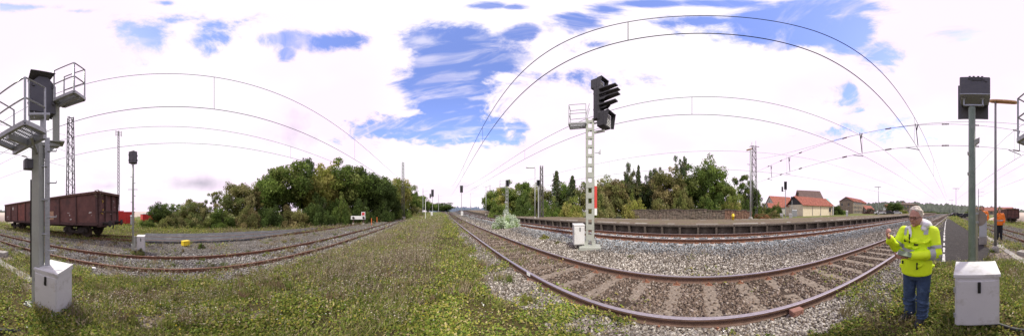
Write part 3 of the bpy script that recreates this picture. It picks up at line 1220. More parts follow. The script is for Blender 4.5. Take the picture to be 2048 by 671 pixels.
def scatter_stones():
    x, y, r = logpolar(330000, 1.45, 42)
    w = zones(x, y)
    kinds = [('bed', [(0.170, 0.125, 0.096), (0.230, 0.176, 0.140), (0.098, 0.074, 0.060), (0.323, 0.271, 0.232)], [.35, .25, .25, .15], .85),
             ('shoulder', [(0.340, 0.302, 0.265), (0.229, 0.202, 0.177), (0.474, 0.439, 0.394), (0.141, 0.112, 0.088)], [.3, .3, .2, .2], .8),
             ('between', [(0.390, 0.347, 0.303), (0.265, 0.231, 0.196), (0.546, 0.508, 0.459), (0.156, 0.127, 0.104)], [.3, .28, .2, .22], 1),
             ('blue', [(0.320, 0.344, 0.365), (0.216, 0.234, 0.249), (0.464, 0.492, 0.515), (0.272, 0.234, 0.199), (0.104, 0.098, 0.100)], [.3, .25, .15, .18, .12], 1),
             ('l1', [(0.343, 0.323, 0.300), (0.226, 0.212, 0.195), (0.468, 0.447, 0.420), (0.133, 0.112, 0.094)], [.3, .3, .2, .2], .9),
             ('yard', [(0.265, 0.246, 0.222), (0.195, 0.177, 0.159), (0.351, 0.331, 0.303), (0.140, 0.119, 0.100)], [.3, .3, .2, .2], .75),
             ('dirt', [(.34, .29, .25), (.25, .21, .18)], [.5, .5], .2)]
    grp = {'bed': ('brown_ballast', 'rusty brown ballast stones between the rails of the near track'),
           'between': ('pale_ballast', 'pale ballast stones beside the far rail of the near track'),
           'blue': ('blue_grey_ballast', 'blue grey ballast stones on the slope under the second track'),
           'shoulder': ('shoulder_ballast', 'mixed pale and brown stones on the near shoulder of the near track'),
           'l1': ('grey_ballast', 'grey ballast stones around the rusty single track'),
           'yard': ('yard_gravel', 'grey gravel stones between the single track and the loading strip'),
           'dirt': ('dirt_gravel', 'sparse brown stones on the bare dirt beside the path')}
    octa = np.array([(1, 0, 0), (-1, 0, 0), (0, 1, 0), (0, -1, 0), (0, 0, 1), (0, 0, -1)], float)
    ofc = np.array([(0, 2, 4), (2, 1, 4), (1, 3, 4), (3, 0, 4), (2, 0, 5), (1, 2, 5), (3, 1, 5), (0, 3, 5)])
    free = ~near_rail(x, y, .078) & ~w['asphalt']
    sl = np.abs(((x + 19.95) / .63 + .5) % 1 - .5) * .63 < .115
    on_sleeper = sl & (y > 1.4) & (y < 3.75) & (x > -3.4) & (y > 1.86) & (y < 3.28) & (rng.random(len(x)) < .86)
    on_sleeper2 = (np.abs(((x + 24) / .63 + .5) % 1 - .5) * .63 < .125) & (y > 6.3) & (y < 8.4) & (rng.random(len(x)) < .8)
    used = np.zeros(len(x), bool)
    for key, cols, wts, dens in kinds:
        m = w[key] & free & ~on_sleeper & ~on_sleeper2 & ~used & (rng.random(len(x)) < dens)
        used |= m
        X, Y, Rr = x[m], y[m], r[m]
        n = len(X)
        s = rng.uniform(.014, .034, n) * (1 + .05 * Rr)
        if key in ('shoulder', 'yard', 'dirt'):
            s *= .85
        V = octa[None] * (rng.uniform(.55, 1.25, (n, 6, 1))) * s[:, None, None]
        V = V + rng.normal(0, .18, (n, 6, 3)) * s[:, None, None]
        a = rng.uniform(0, 2 * pi, n)
        b = rng.uniform(0, 2 * pi, n)
        ca, sa, cb, sb = np.cos(a), np.sin(a), np.cos(b), np.sin(b)
        x1 = V[..., 0] * ca[:, None] - V[..., 2] * sa[:, None]
        z1 = V[..., 0] * sa[:, None] + V[..., 2] * ca[:, None]
        x2 = x1 * cb[:, None] - V[..., 1] * sb[:, None]
        y2 = x1 * sb[:, None] + V[..., 1] * cb[:, None]
        zz = ground(X, Y) + s * rng.uniform(-.1, .6, n)
        P = np.stack([x2 + X[:, None], y2 + Y[:, None], z1 + zz[:, None]], -1)
        F = (ofc[None] + (np.arange(n) * 6)[:, None, None]).reshape(-1, 3)
        nz = (.8 + .4 * fbm(X, Y, .8, 55))[:, None]
        col = pick(cols, n, wts) * nz
        if key == 'blue':      # brown spill near the foot of the slope
            t = smooth(5.9, 4.9, Y + (fbm(X, Y, .6, 6) - .5) * 1.4)[:, None]
            col = col * (1 - t * .5) + t * .5 * np.array([[.27, .22, .18]]) * (0.6 + .8 * rng.random((n, 1)))
        me = np_mesh(grp[key][0], P.reshape(-1, 3), F, mStone, np.repeat(col, 6, 0))
        o = link_mesh(grp[key][0], me)
        tag(o, grp[key][1], 'gravel', kind='stuff')


scatter_stones()


# ================================================================== SIGNALS, MASTS, BOXES
def loc_of(t, px, d):
    """plan point (azimuth, distance) in the local frame of a thing"""
    x, y = pol(px, d)
    v = Vector((x - t.location.x, y - t.location.y, 0))
    v.rotate(Matrix.Rotation(-t.rotation_euler.z, 3, 'Z'))
    return v.x, v.y


def basket(parent, corners, z, h, skip=(), mfloor=None, posts=None):
    """work platform: grating floor, frame beams, posts and two rails"""
    P = [Vector((c[0], c[1], z)) for c in corners]
    mb = MB()
    for i in range(4):
        mb.bar(P[i], P[(i + 1) % 4], .05, .07)
    mb.build('floor_frame', mGalv, parent)
    mb = MB()
    n1 = 9
    for k in range(1, n1):
        t = k / n1
        mb.bar(P[0].lerp(P[1], t), P[3].lerp(P[2], t), .010, .022)
    n2 = 12
    for k in range(1, n2):
        t = k / n2
        mb.bar(P[0].lerp(P[3], t) + Vector((0, 0, .012)), P[1].lerp(P[2], t) + Vector((0, 0, .012)), .009, .012)
    mb.build('floor_grating', mGalv, parent)
    up = Vector((0, 0, h))
    for i in range(4):
        if posts is not None and i not in posts:
            continue
        mb = MB()
        mb.tube([P[i], P[i] + up], .016, 6)
        mb.build('railing_post', mGalv, parent)
    for i in range(4):
        if i in skip:
            continue
        a, b = P[i], P[(i + 1) % 4]
        for f in (1.0, .5):
            mb = MB()
            mb.tube([a + up * f, b + up * f], .014, 6)
            mb.build('handrail', mGalv, parent)


def head(parent, loc, rz, w, h, dep, lamps, plate=True, hood=.28, peak=False, m=None, pw=1.12):
    """signal head; its face looks along local -y before rz"""
    R = Matrix.Rotation(rz, 3, 'Z')
    L = Vector(loc)
    m = m or mDarkHead

    def place(mb):
        mb.v = [tuple(L + R @ Vector(v)) for v in mb.v]
        return mb
    mb = MB()
    if peak:
        poly = [(-w / 2, 0), (w / 2, 0), (w / 2, h * .74), (w * .18, h), (-w * .18, h), (-w / 2, h * .74)]
        mb.prism(poly, (0, -dep / 2, 0), (1, 0, 0), (0, 0, 1), (0, dep, 0))
    else:
        mb.bbox((0, 0, h / 2), (w, dep, h), .02)
    for sx in (-1, 1):
        for zz in (.25, .7):
            mb.box((sx * w * .38, dep / 2 + .012, h * zz), (.03, .03, .09))
    place(mb).build('signal_housing', m, parent)
    if plate:
        mb = MB()
        W = w * pw
        mb.bbox((0, -dep / 2 - .012, h / 2 - .01), (W, .016, h * 1.05), .006)
        place(mb).build('background_plate', m, parent)
    for (lx, lz) in lamps:
        mb = MB()
        r = .085
        n = 12
        vs = []
        for (yy, rr) in ((0, 1), (-hood, 1.0)):
            for k in range(n + 1):
                t = -.5 + 1.25 * pi * 0 + (pi + 1.0) * k / n
                drop = 0 if yy == 0 else 0
                vs.append((lx * w + r * rr * cos(t), -dep / 2 - .02 + yy * (1 - .35 * (1 - sin(max(0, min(pi, t))))), lz * h + r * rr * sin(t)))
        fs = [(k, k + 1, k + n + 2, k + n + 1) for k in range(n)]
        vs2 = [(x * 1.0, y, z + .006) for x, y, z in vs]
        mb.add(vs, fs)
        mb.add(vs2, [tuple(reversed(f)) for f in fs])
        place(mb).build('lamp_hood', m, parent)
        mb = MB()
        mb.lathe([(.07, 0), (.06, -.02), (.02, -.03)], (lx * w, -dep / 2 - .022, lz * h), 12, 'Y')
        place(mb).build('lens', mGlass, parent)


def matrix_box(parent, loc, rz, s=.5, h=None, hoodl=.22):
    """light-point indicator with a flared hood"""
    h = h or s
    R = Matrix.Rotation(rz, 3, 'Z')
    L = Vector(loc)

    def fin(mb, name, m):
        mb.v = [tuple(L + R @ Vector(v)) for v in mb.v]
        return mb.build(name, m, parent)
    mb = MB()
    mb.bbox((0, .1, 0), (s, .30, h), .02)
    for k in range(4):
        mb.box((0, .26, -h * .35 + k * h * .23), (s * .8, .02, .02))
    b = fin(mb, 'indicator_housing', mDarkHead)
    mb = MB()
    a0, a1 = s / 2, s / 2 * 1.15
    th = .012
    for sx in (-1, 1):
        mb.prism([(-.05, -h / 2), (-.05 - hoodl * .6, -h / 2 * 1.1), (-.05 - hoodl, h / 2 * 1.12), (-.05, h / 2)], (sx * a0, 0, 0), (0, 1, 0), (0, 0, 1), (sx * th, 0, 0))
    mb.prism([(-a0 - th, -.05), (a0 + th, -.05), (a1, -.05 - hoodl), (-a1, -.05 - hoodl)], (0, 0, h / 2), (1, 0, 0), (0, 1, 0), (0, 0, th))
    fin(mb, 'indicator_hood', mDarkHead)
    mb = MB()
    for i in range(7):
        for j in range(8):
            mb.lathe([(.026, 0), (.018, -.012)], ((i - 3) * s * .12, -.056, (j - 3.5) * h * .108), 6, 'Y')
    o = fin(mb, 'light_points', M('indicator_lens', (.75, .75, .74), .3, .2, 10))
    o['kind'] = 'stuff'


def conn_box(label, px, d, z, w, dep, h, turn=0, group='white connection boxes', mt=None, stand=.1, cat='connection box', latch=True):
    t = polar_thing('connection_box', label, cat, px, d, z, group, turn)
    mb = MB()
    mb.bbox((0, 0, stand + h * .47), (w, dep, h * .94), .012)
    mb.build('body', mt or mBoxWhite, t)
    mb = MB()
    a, b = w / 2 + .012, dep / 2 + .012
    z0 = stand + h * .935
    mb.add([(-a, -b, z0), (a, -b, z0), (a, b, z0), (-a, b, z0), (-a, -b, z0 + .035), (a, -b, z0 + .035), (a, b, z0 + h * .10), (-a, b, z0 + h * .10)],
           [(3, 2, 1, 0), (4, 5, 6, 7), (0, 1, 5, 4), (1, 2, 6, 5), (2, 3, 7, 6), (3, 0, 4, 7)])
    mb.build('lid', mt or mBoxWhite, t)
    mb = MB()
    mb.bbox((0, -dep / 2 - .004, stand + h * .455), (w * .93, .014, h * .84), .005)
    mb.build('door', mt or mBoxWhite, t)
    if latch:
        for hz in (.2, .68):
            mb = MB()
            mb.tube([(-w / 2 - .004, -dep / 2 - .008, stand + h * hz), (-w / 2 - .004, -dep / 2 - .008, stand + h * hz + .07)], .009, 8)
            mb.build('hinge', mGalv, t)
        mb = MB()
        mb.bbox((.02, -dep / 2 - .018, stand + h * .77), (.035, .02, .15), .006)
        mb.box((.02, -dep / 2 - .031, stand + h * .735), (.022, .012, .05))
        mb.build('latch', mBlack, t)
    mb = MB()
    for sx in (-1, 1):
        mb.box((sx * w * .3, 0, stand * .5 - .02), (.05, dep * .6, stand + .06))
    mb.build('stand', mConcrete, t)
    return t


# ---- signal seen from behind at the far left, with two work platforms
s1 = polar_thing('signal_mast', 'tall green grey signal mast with two railed work platforms beside the white box', 'signal', 76, 2.6, -.08, 'railway signals')
mb = MB()
mb.bbox((0, 0, 1.42), (.148, .148, 2.84), .008, rz=radians(52))
mb.build('mast', mGreyGreen, s1)
mb = MB()
mb.bbox((0, 0, .02), (.34, .34, .04), .006, rz=radians(52))
for k in range(4):
    a = radians(52 + 45 + 90 * k)
    mb.tube([(.19 * cos(a), .19 * sin(a), .03), (.19 * cos(a), .19 * sin(a), .09)], .016, 6)
    b_ = radians(52 + 90 * k)
    mb.prism([(0, 0), (.09, 0), (0, .16)], (.072 * cos(b_), .072 * sin(b_), .04), (cos(b_), sin(b_), 0), (0, 0, 1), (-.01 * sin(b_), .01 * cos(b_), 0))
mb.bbox((0, 0, -.05), (.46, .46, .12), .02, rz=radians(52))
mb.build('base_flange', mGreyGreen, s1)
mb = MB()
mb.box((.147, -.03, 1.75), (.075, .012, 2.35))
mb.box((.112, -.005, 1.75), (.010, .055, 2.35))
mb.box((.182, -.005, 1.75), (.010, .055, 2.35))
mb.build('ladder_channel', mGalv, s1)
for k in range(8):
    zz = .78 + k * .27
    mb = MB()
    sx = 1 if k % 2 else -1
    mb.tube([(.147, -.04, zz), (.147 + sx * .14, -.045, zz), (.147 + sx * .145, -.045, zz + .03)], .011, 6)
    mb.build('rung', mGalv, s1)
mb = MB()
mb.tube([(-.115, .05, .55), (-.115, .05, 2.2)], .014, 6)
mb.build('cable', mBlack, s1)
c1 = [loc_of(s1, 28, 2.80), loc_of(s1, 90, 2.12), loc_of(s1, 50, 1.86), loc_of(s1, -12, 2.42)]
basket(s1, c1, 2.80, .88, skip=(0,))
mb = MB()
mb.bar((c1[0][0], c1[0][1], 2.75), (c1[1][0], c1[1][1], 2.75), .06, .12)
mb.bar((0, 0, 2.74), (c1[3][0] * .5 + c1[2][0] * .5, c1[3][1] * .5 + c1[2][1] * .5, 2.74), .05, .09)
mb.bar((0, 0, 2.6), (c1[2][0] * .6, c1[2][1] * .6, 2.74), .04, .05)
mb.build('platform_bracket', mGalv, s1)
# offset arm and upper mast carrying the second platform
ux, uy = loc_of(s1, 112, 2.72)
mb = MB()
mb.bar((0, 0, 2.80), (ux * 1.15, uy * 1.15, 2.84), .12, .06)
mb.bar((0, 0, 2.50), (ux * .8, uy * .8, 2.80), .05, .08)
mb.box((ux, uy, 2.88), (.26, .22, .02))
mb.build('offset_arm', mGreyGreen, s1)
mb = MB()
mb.bbox((ux, uy, 3.33), (.11, .11, .90), .008)
mb.build('upper_mast', mGreyGreen, s1)
mb = MB()
c2 = [loc_of(s1, 108, 2.60), loc_of(s1, 128, 2.80), loc_of(s1, 169, 2.56), loc_of(s1, 148, 2.34)]
basket(s1, c2, 3.78, .92, skip=(0,))
mb.bar((ux, uy, 3.7), (c2[2][0] * .5 + c2[3][0] * .5, c2[2][1] * .5 + c2[3][1] * .5, 3.74), .045, .06)
mb.build('platform_bracket', mGalv, s1)
hx, hy = loc_of(s1, 84, 2.62)
head(s1, (hx, hy, 3.46), radians(197), .42, .98, .14, [(-.25, .3), (-.25, .5), (-.25, .68), (.25, .4)], peak=True, m=mGreyHead, hood=.2, pw=1.0)
mb = MB()
mb.prism([(-.2, -.16), (.2, -.16), (.17, .16), (-.17, .16)], (hx - .03, hy - .02, 4.47), (.95, .3, .0), (-.3, .95, -.25), (0, 0, .012))
mb.build('weather_hood', mGreyHead, s1)
mb = MB()
mb.bar((hx, hy, 2.9), (hx, hy, 3.5), .06)
mb.tube([(hx - .16, hy - .06, 3.0), (hx - .2, hy - .1, 3.2), (hx - .2, hy - .1, 4.3)], .014, 6)
mb.tube([(hx - .12, hy - .09, 3.3), (hx - .14, hy - .1, 4.25)], .010, 6)
mb.box((hx - .04, hy - .03, 3.38), (.32, .2, .05))
mb.build('head_bracket', mGalv, s1)
head(s1, (-.12, .02, 2.36), radians(200), .22, .18, .14, [], plate=False, m=mGreyHead)
conn_box('large white connection box at the foot of the mast with work platforms', 107, 2.52, -.14, .43, .40, .78, turn=radians(-38), stand=.07)

# ---- signal on a round post at the right edge, seen from behind
s2 = polar_thing('signal_post', 'round green post with a grey signal seen from behind, lens flare side', 'signal', 1944, 2.45, .0, 'railway signals')
s2['label'] = 'round green signal post with square grey head seen from behind, beside the worker in yellow'
mb = MB()
mb.lathe([(.056, 0), (.056, 1.5), (.052, 3.4)], n=18)
mb.build('post', M('post_green', (.155, .20, .155), .55, .15, 7, stain=(.24, .27, .23), stain_scale=4), s2, True)
mb = MB()
mb.bbox((.045, .16, 3.97), (.47, .30, .60), .02)
mb.build('signal_housing', mGreyHead, s2)
mb = MB()
mb.bbox((.02, .34, 3.84), (.52, .02, .94), .006)
mb.build('background_plate', mGreyHead, s2)
mb = MB()
mb.box((.045, .06, 3.655), (.44, .34, .02))
for sx in (-.12, .16):
    mb.box((sx, .0, 3.55), (.02, .05, .2))
    mb.tube([(sx - .03, -.03, 3.6), (sx + .03, -.03, 3.6)], .012, 6)
mb.box((.03, .0, 3.46), (.30, .03, .03))
mb.build('head_bracket', mGalv, s2)
mb = MB()
for sx in (-.08, -.02, .05, .11):
    mb.box((.045 + sx, .05, 4.285), (.035, .05, .04))
mb.tube([(-.06, 0, 4.18), (.0, -.02, 4.21), (.14, -.02, 4.2), (.22, .0, 4.1)], .008, 5)
mb.box((.07, .005, 4.17), (.16, .02, .05))
mb.build('hinge_fittings', mGreyHead, s2)
for (zz, sx, big) in ((2.62, 1, 1.5), (2.45, -1, .7), (2.12, -1, .7), (2.17, 1, .4)):
    mb = MB()
    mb.prism([(0, 0), (.055 * big, .05 * big), (.055 * big, .10 * big), (0, .07 * big)], (sx * .03, -.05, zz), (sx, 0, 0), (0, 0, 1), (0, .06, 0))
    mb.build('step_wedge', mGreyGreen, s2)
conn_box('large white connection box in front of the round green signal post', 1953, 1.98, .02, .50, .36, .80, turn=radians(3), stand=.06)
# thin post with round disc, seen from behind
t = polar_thing('disc_signpost', 'thin post with a round weathered disc behind the large white box', 'sign', 1954, 3.0, .0)
mb = MB()
mb.tube([(0, 0, 0), (0, 0, 1.66)], .022, 10)
mb.build('post', M('post_buff', (.30, .285, .22), .6, .15, 7), t)
mb = MB()
mb.lathe([(.14, .03), (.14, .042)], (.04, 0, 1.47), 32, 'Y')
mb.lathe([(.146, .033), (.146, .039)], (.04, 0, 1.47), 32, 'Y')
mb.build('disc', mRoundSign, t)
mb = MB()
mb.box((0, -.0, 1.40), (.06, .06, .04))
mb.box((0, -.0, 1.56), (.06, .06, .04))
mb.build('clamp', mGalv, t)
# grey relay cabinet
t = polar_thing('relay_cabinet', 'narrow grey relay cabinet on a concrete base beside the orange worker', 'cabinet', 1966, 7.9, -.02)
mb = MB()
mb.bbox((0, 0, .19), (.40, .36, .38), .015)
mb.build('base', mConcrete, t)
mb = MB()
mb.bbox((0, 0, .90), (.37, .33, 1.04), .015)
mb.build('body', M('cabinet_pale_grey', (.46, .48, .49), .5, .06, 4), t)
mb = MB()
mb.bbox((0, 0, 1.44), (.41, .37, .04), .01)
mb.build('lid', M('cabinet_pale_grey', (.46, .48, .49)), t)
mb = MB()
mb.bbox((0, -.172, .9), (.33, .014, .96), .004)
mb.box((.12, -.186, .95), (.02, .016, .12))
mb.build('door', M('cabinet_pale_grey', (.46, .48, .49)), t)


# ---- the tall signal between the two right-hand tracks
s4 = polar_thing('signal_mast', 'tall signal with red and white plate and hooded lamps between the two right tracks', 'signal', 1180, 6.15, .27, 'railway signals')
for sx in (-1, 1):
    mb = MB()
    mb.box((sx * .155, 0, 2.62), (.012, .12, 5.24))
    mb.box((sx * .112, .055, 2.62), (.095, .010, 5.24))
    mb.box((sx * .112, -.055, 2.62), (.095, .010, 5.24))
    mb.build('mast_channel', mGreyGreen, s4)
for k in range(13):
    zz = .34 + k * .395
    mb = MB()
    mb.box((0, -.063, zz), (.30, .008, .12 if k > 6 else .21))
    mb.box((0, .063, zz), (.30, .008, .12 if k > 6 else .21))
    mb.build('batten_plate', mGreyGreen, s4)
mb = MB()
mb.bbox((0, 0, .015), (.62, .36, .05), .008)
mb.box((-.16, 0, .10), (.12, .16, .2), taper=.6)
mb.box((.16, 0, .10), (.12, .16, .2), taper=.6)
mb.bbox((0, 0, -.08), (.8, .6, .2), .03)
mb.build('base_flange', mGreyGreen, s4)
for (z0, z1, mm) in ((2.28, 2.52, mWhitePlate), (1.44, 2.28, mRedPaint), (1.18, 1.44, mWhitePlate)):
    mb = MB()
    mb.box((.215, -.05, (z0 + z1) / 2), (.095, .008, z1 - z0 - .004))
    mb.build('plate_stripe', mm, s4)
mb = MB()
for zz in (1.3, 1.9, 2.4):
    mb.box((.18, -.02, zz), (.06, .05, .04))
mb.tube([(.18, 0, 3.62), (.33, -.05, 3.62)], .013, 6)
mb.box((.36, -.06, 3.62), (.08, .06, .1))
mb.box((.38, -.06, 3.70), (.03, .04, .1))
mb.build('side_bracket', mGalv, s4)
fz = pi / 2 - s4.rotation_euler.z
hxx, hyy = .30, -.02
head(s4, (hxx + .02, hyy, 5.15), fz, .40, 2.15, .20, [(.0, .62), (-.2, .48), (.2, .40), (0, .27)], hood=.40)
for zz, ln in ((6.85, .68), (6.50, .78), (6.22, .78), (5.85, .68)):
    mb = MB()
    mb.prism([(-.15, 0), (.15, 0), (.1, -ln), (-.1, -ln)], (0, 0, 0), (1, 0, 0), (0, 1, -.12), (0, 0, .06))
    R = Matrix.Rotation(fz, 3, 'Z')
    mb.v = [tuple(Vector((hxx, hyy, zz)) + R @ Vector((v[0], v[1] - .12, v[2]))) for v in mb.v]
    mb.build('sun_visor', mDarkHead, s4)
matrix_box(s4, (hxx + .06, hyy, 7.34), fz, .46, .66)
matrix_box(s4, (hxx + .30, hyy - .1, 5.10), fz, .50, .68)
mb = MB()
mb.bar((.16, 0, 4.55), (hxx + .25, hyy - .06, 4.62), .07, .10)
mb.bar((.16, 0, 5.2), (hxx, hyy, 5.2), .08, .10)
mb.bar((.16, 0, 5.0), (hxx + .2, hyy - .05, 5.08), .05, .06)
mb.build('head_bracket', mGreyGreen, s4)
cb = [(-.15, -.22), (-.15, .22), (-.78, .30), (-.78, -.18)]
basket(s4, cb, 4.92, 1.0, skip=(0,))
mb = MB()
mb.bar((-.15, 0, 4.86), (-.78, .05, 4.86), .05)
mb.tube([(-.15, -.2, 5.2), (-.02, -.2, 5.95)], .014, 6)
mb.tube([(-.15, .2, 5.2), (-.02, .2, 5.95)], .014, 6)
mb.build('platform_bracket', mGalv, s4)
conn_box('white connection box left of the signal with red and white plate', 1157, 6.15, .30, .40, .34, .76, turn=radians(12), stand=.05)

# ---- slim signal on the far side of the single track, left
s3 = polar_thing('signal_post', 'slim signal on a thin grey post beyond the single track, left of the trees', 'signal', 266, 7.6, -.38, 'railway signals')
mb = MB()
mb.lathe([(.05, 0), (.05, 2.6), (.045, 4.3)], n=12)
mb.build('post', mGreyGreen, s3, True)
mb = MB()
mb.box((0, 0, .2), (.16, .14, .42))
mb.box((.07, 0, .55), (.10, .12, .5))
mb.build('post_base', mGreyGreen, s3)
head(s3, (-.02, .02, 4.28), radians(140), .30, .62, .24, [(0, .3), (0, .7)], hood=.2, m=mGreyHead)
for k in range(9):
    zz = 1.2 + k * .30
    sx = 1 if k % 2 else -1
    L = .26 if k == 6 else .12
    mb = MB()
    mb.tube([(0, 0, zz), (sx * L, 0, zz)] if k != 6 else [(-.24, 0, zz), (.22, 0, zz)], .014, 6)
    mb.build('climbing_step', mGalv, s3)
conn_box('small white connection box beside the slim signal post beyond the single track', 282, 7.75, -.36, .36, .34, .74, turn=radians(-10), stand=.05)


def far_signal(label, px, d, ytop, ybase, box=True, cage=False, turn=0, w=.42, hh=.95, two=False, zb=None):
    x, y = pol(px, d)
    zb = gz(x, y) if zb is None else zb
    H = zat(ytop, d) - zb
    t = polar_thing('signal_mast', label, 'signal', px, d, zb, 'railway signals')
    mb = MB()
    if cage:
        for sx in (-1, 1):
            mb.box((sx * .13, 0, (H - hh) / 2), (.07, .1, H - hh))
        for k in range(int((H - hh) / .5)):
            mb.box((0, 0, .3 + k * .5), (.24, .02, .07))
    else:
        mb.lathe([(.07, 0), (.06, H - hh + .1)], n=8)
    mb.build('mast', mGalv, t)
    head(t, (.08 if cage else 0, 0, H - hh), turn, w, hh, .22, [(0, .75), (0, .5), (0, .25)], hood=.25, pw=1.2)
    if two:
        head(t, (-.55, 0, H - hh - .35), turn, w * .6, hh * .6, .2, [(0, .5)], hood=.2)
        mb = MB()
        mb.bar((-.6, 0, H - hh - .4), (.2, 0, H - hh - .1), .06)
        mb.build('offset_arm', mGalv, t)
    if cage:
        basket(t, [(-.2, -.25), (-.2, .25), (-.95, .25), (-.95, -.25)], H - hh - .15, .95, skip=(0,))
    return t


far_signal('distant signal with two heads left of the vanishing near track', 865, 40, 379, 428, two=True, w=.55, hh=1.7)
conn_box('tiny white box at the foot of the distant two-headed signal', 863.5, 39.6, None, .5, .4, .95, stand=.1, latch=False)
far_signal('distant signal with black head right of the vanishing near track', 923, 38, 371, 427, w=.6, hh=1.6)
conn_box('tiny white box at the foot of the distant signal right of the near track', 924, 37.6, None, .55, .4, 1.0, stand=.1, latch=False)
far_signal('signal with railed platform behind the pale flowering shrub', 1014, 22, 360, 421, cage=True, w=.42, hh=.85, zb=.5)
conn_box('white box at the foot of the signal behind the pale flowering shrub', 1012, 21.6, .45, .5, .4, .9, stand=.1, latch=False)
far_signal('signal on a thin leaning post at the left end of the trees behind the platform', 1077, 18, 360, 420, w=.36, hh=.62, zb=.83)
far_signal('signal with tall black head in front of the cream house', 1571, 28, 363, 435, w=.42, hh=1.35, two=True, zb=.35)
far_signal('small signal on a thin post at the gable of the cream house', 1584, 30, 393, 436, w=.36, hh=.6, zb=.3)
conn_box('left one of two white boxes on the platform in front of the cream house', 1563, 27, .35, .55, .4, .75, latch=False)
conn_box('right one of two white boxes on the platform in front of the cream house', 1581, 27.5, .35, .5, .4, .75, latch=False)
conn_box('slim white bollard box right of the cream house', 1694, 33, .5, .45, .4, 1.1, latch=False, cat='box')
conn_box('pale grey cabinet leaning on the gable of the cream house', 1589, 34, .35, 1.0, .5, 1.4, latch=False, mt=M('cabinet_pale_grey', (.46, .48, .49)), cat='cabinet')


# ---- lamps
def lamp_post(label, px, d, zb, ytop, arm, r=.06, base=True, hm=None, tail=0.0, tilt=0.0, stem=None):
    t = polar_thing('platform_lamp', label, 'lamp', px, d, zb, 'lamp posts')
    H = zat(ytop, d) - zb
    mb = MB()
    mb.lathe([(r, 0), (r * .9, H * .4), (r * .75, H)], n=10)
    mb.build('post', mGalv if not stem else stem, t, True)
    if base:
        mb = MB()
        mb.lathe([(r * 2.6, -.1), (r * 2.4, .12), (r * 1.6, .2)], n=10)
        mb.build('foundation', mConcrete, t)
    mb = MB()
    L = arm
    c = -tail
    n = 9
    prof = []
    for k in range(n):
        u = k / (n - 1)
        wv = .13 * (1 - (2 * u - 1) ** 6) + .02
        prof.append((c + L * u, wv))
    vs = []
    for x, wv in prof:
        zz = H + .03 + tilt * x
        vs += [(x, -wv, zz), (x, wv, zz), (x, wv * .7, zz + .09), (x, -wv * .7, zz + .09)]
    fs = []
    for i in range(n - 1):
        for k in range(4):
            a = i * 4 + k
            b = i * 4 + (k + 1) % 4
            fs.append((a, b, b + 4, a + 4))
    fs += [(0, 1, 2, 3), ((n - 1) * 4 + 3, (n - 1) * 4 + 2, (n - 1) * 4 + 1, (n - 1) * 4)]
    mb.add(vs, fs)
    mb.build('lamp_head', hm or mGalv, t)
    mb = MB()
    mb.box((c + L / 2, 0, H + .02 + tilt * (c + L / 2)), (L * .8, .14, .03), ry=-math.atan(tilt))
    mb.build('diffuser', mWhitePlate if hm is None else hm, t)
    return t


lamp_post('tall lamp post with a long glowing amber head beside the orange workers', 1991, 6.7, -.04, 204, 1.30, .062, hm=mLampOr, tail=.32, tilt=-.06, stem=M('lamp_post_grey', (.20, .20, .19), .6, .15, 6))
lamp_post('platform lamp with amber head in front of the tall lattice mast', 1501, 16.2, .83, 299, .55, .09, hm=mLampOr, tail=.42, tilt=.35)
lamp_post('thin lamp post with a long head at the left end of the trees', 1070, 17, .83, 336, .95, .05, tail=.95)
lamp_post('short platform lamp near the left vanishing point, behind the black signal', 972, 34, .9, 373, 1.2, .07, tail=.6)
lamp_post('distant t-shaped lamp between the far signal and the ridge', 941, 62, 1.2, 386, 2.2, .09, tail=1.1)
lamp_post('t-shaped platform lamp in front of the stone apartment block', 1757, 36, .83, 374, 1.5, .08, tail=.9)
lamp_post('t-shaped lamp above the end of the asphalt path', 1912, 44, -.1, 377, 1.9, .08, tail=.95)
lamp_post('distant small t-shaped lamp right of the man, over the hill', 1904, 75, -.2, 400, 2.4, .07, tail=1.6)


# ---- lattice masts
def lattice(label, px, d, zb, ytop, w0, w1, arms=(), cat='mast', name='lattice_mast', leg=.06, panel=None, group='lattice masts', br=.03):
    t = polar_thing(name, label, cat, px, d, zb, group, turn=radians(20))
    H = zat(ytop, d) - zb
    for sx, sy in ((-1, -1), (1, -1), (1, 1), (-1, 1)):
        mb = MB()
        mb.bar((sx * w0 / 2, sy * w0 / 2, 0), (sx * w1 / 2, sy * w1 / 2, H), leg)
        mb.build('leg', mSteelD, t)
    mb = MB()
    z = .3
    k = 0
    while z < H - w1:
        f0 = z / H
        a = w0 + (w1 - w0) * f0
        z2 = min(H, z + (panel or a * 1.15))
        b = w0 + (w1 - w0) * (z2 / H)
        for (u0, v0, u1, v1) in ((-1, -1, 1, -1), (1, -1, 1, 1), (1, 1, -1, 1), (-1, 1, -1, -1)):
            if k % 2:
                u0, v0, u1, v1 = u1, v1, u0, v0
            mb.bar((u0 * a / 2, v0 * a / 2, z), (u1 * b / 2, v1 * b / 2, z2), br)
        z = z2
        k += 1
    mb.build('bracing', mSteelD, t)
    mb = MB()
    mb.bbox((0, 0, -.1), (w0 * 1.6, w0 * 1.6, .5), .04)
    mb.build('foundation', mConcrete, t)
    for (zz, x0, x1, rr) in arms:
        mb = MB()
        mb.bar((x0, 0, zz * H), (x1, 0, zz * H), rr)
        mb.build('cross_arm', mSteelD, t)
    return t, H


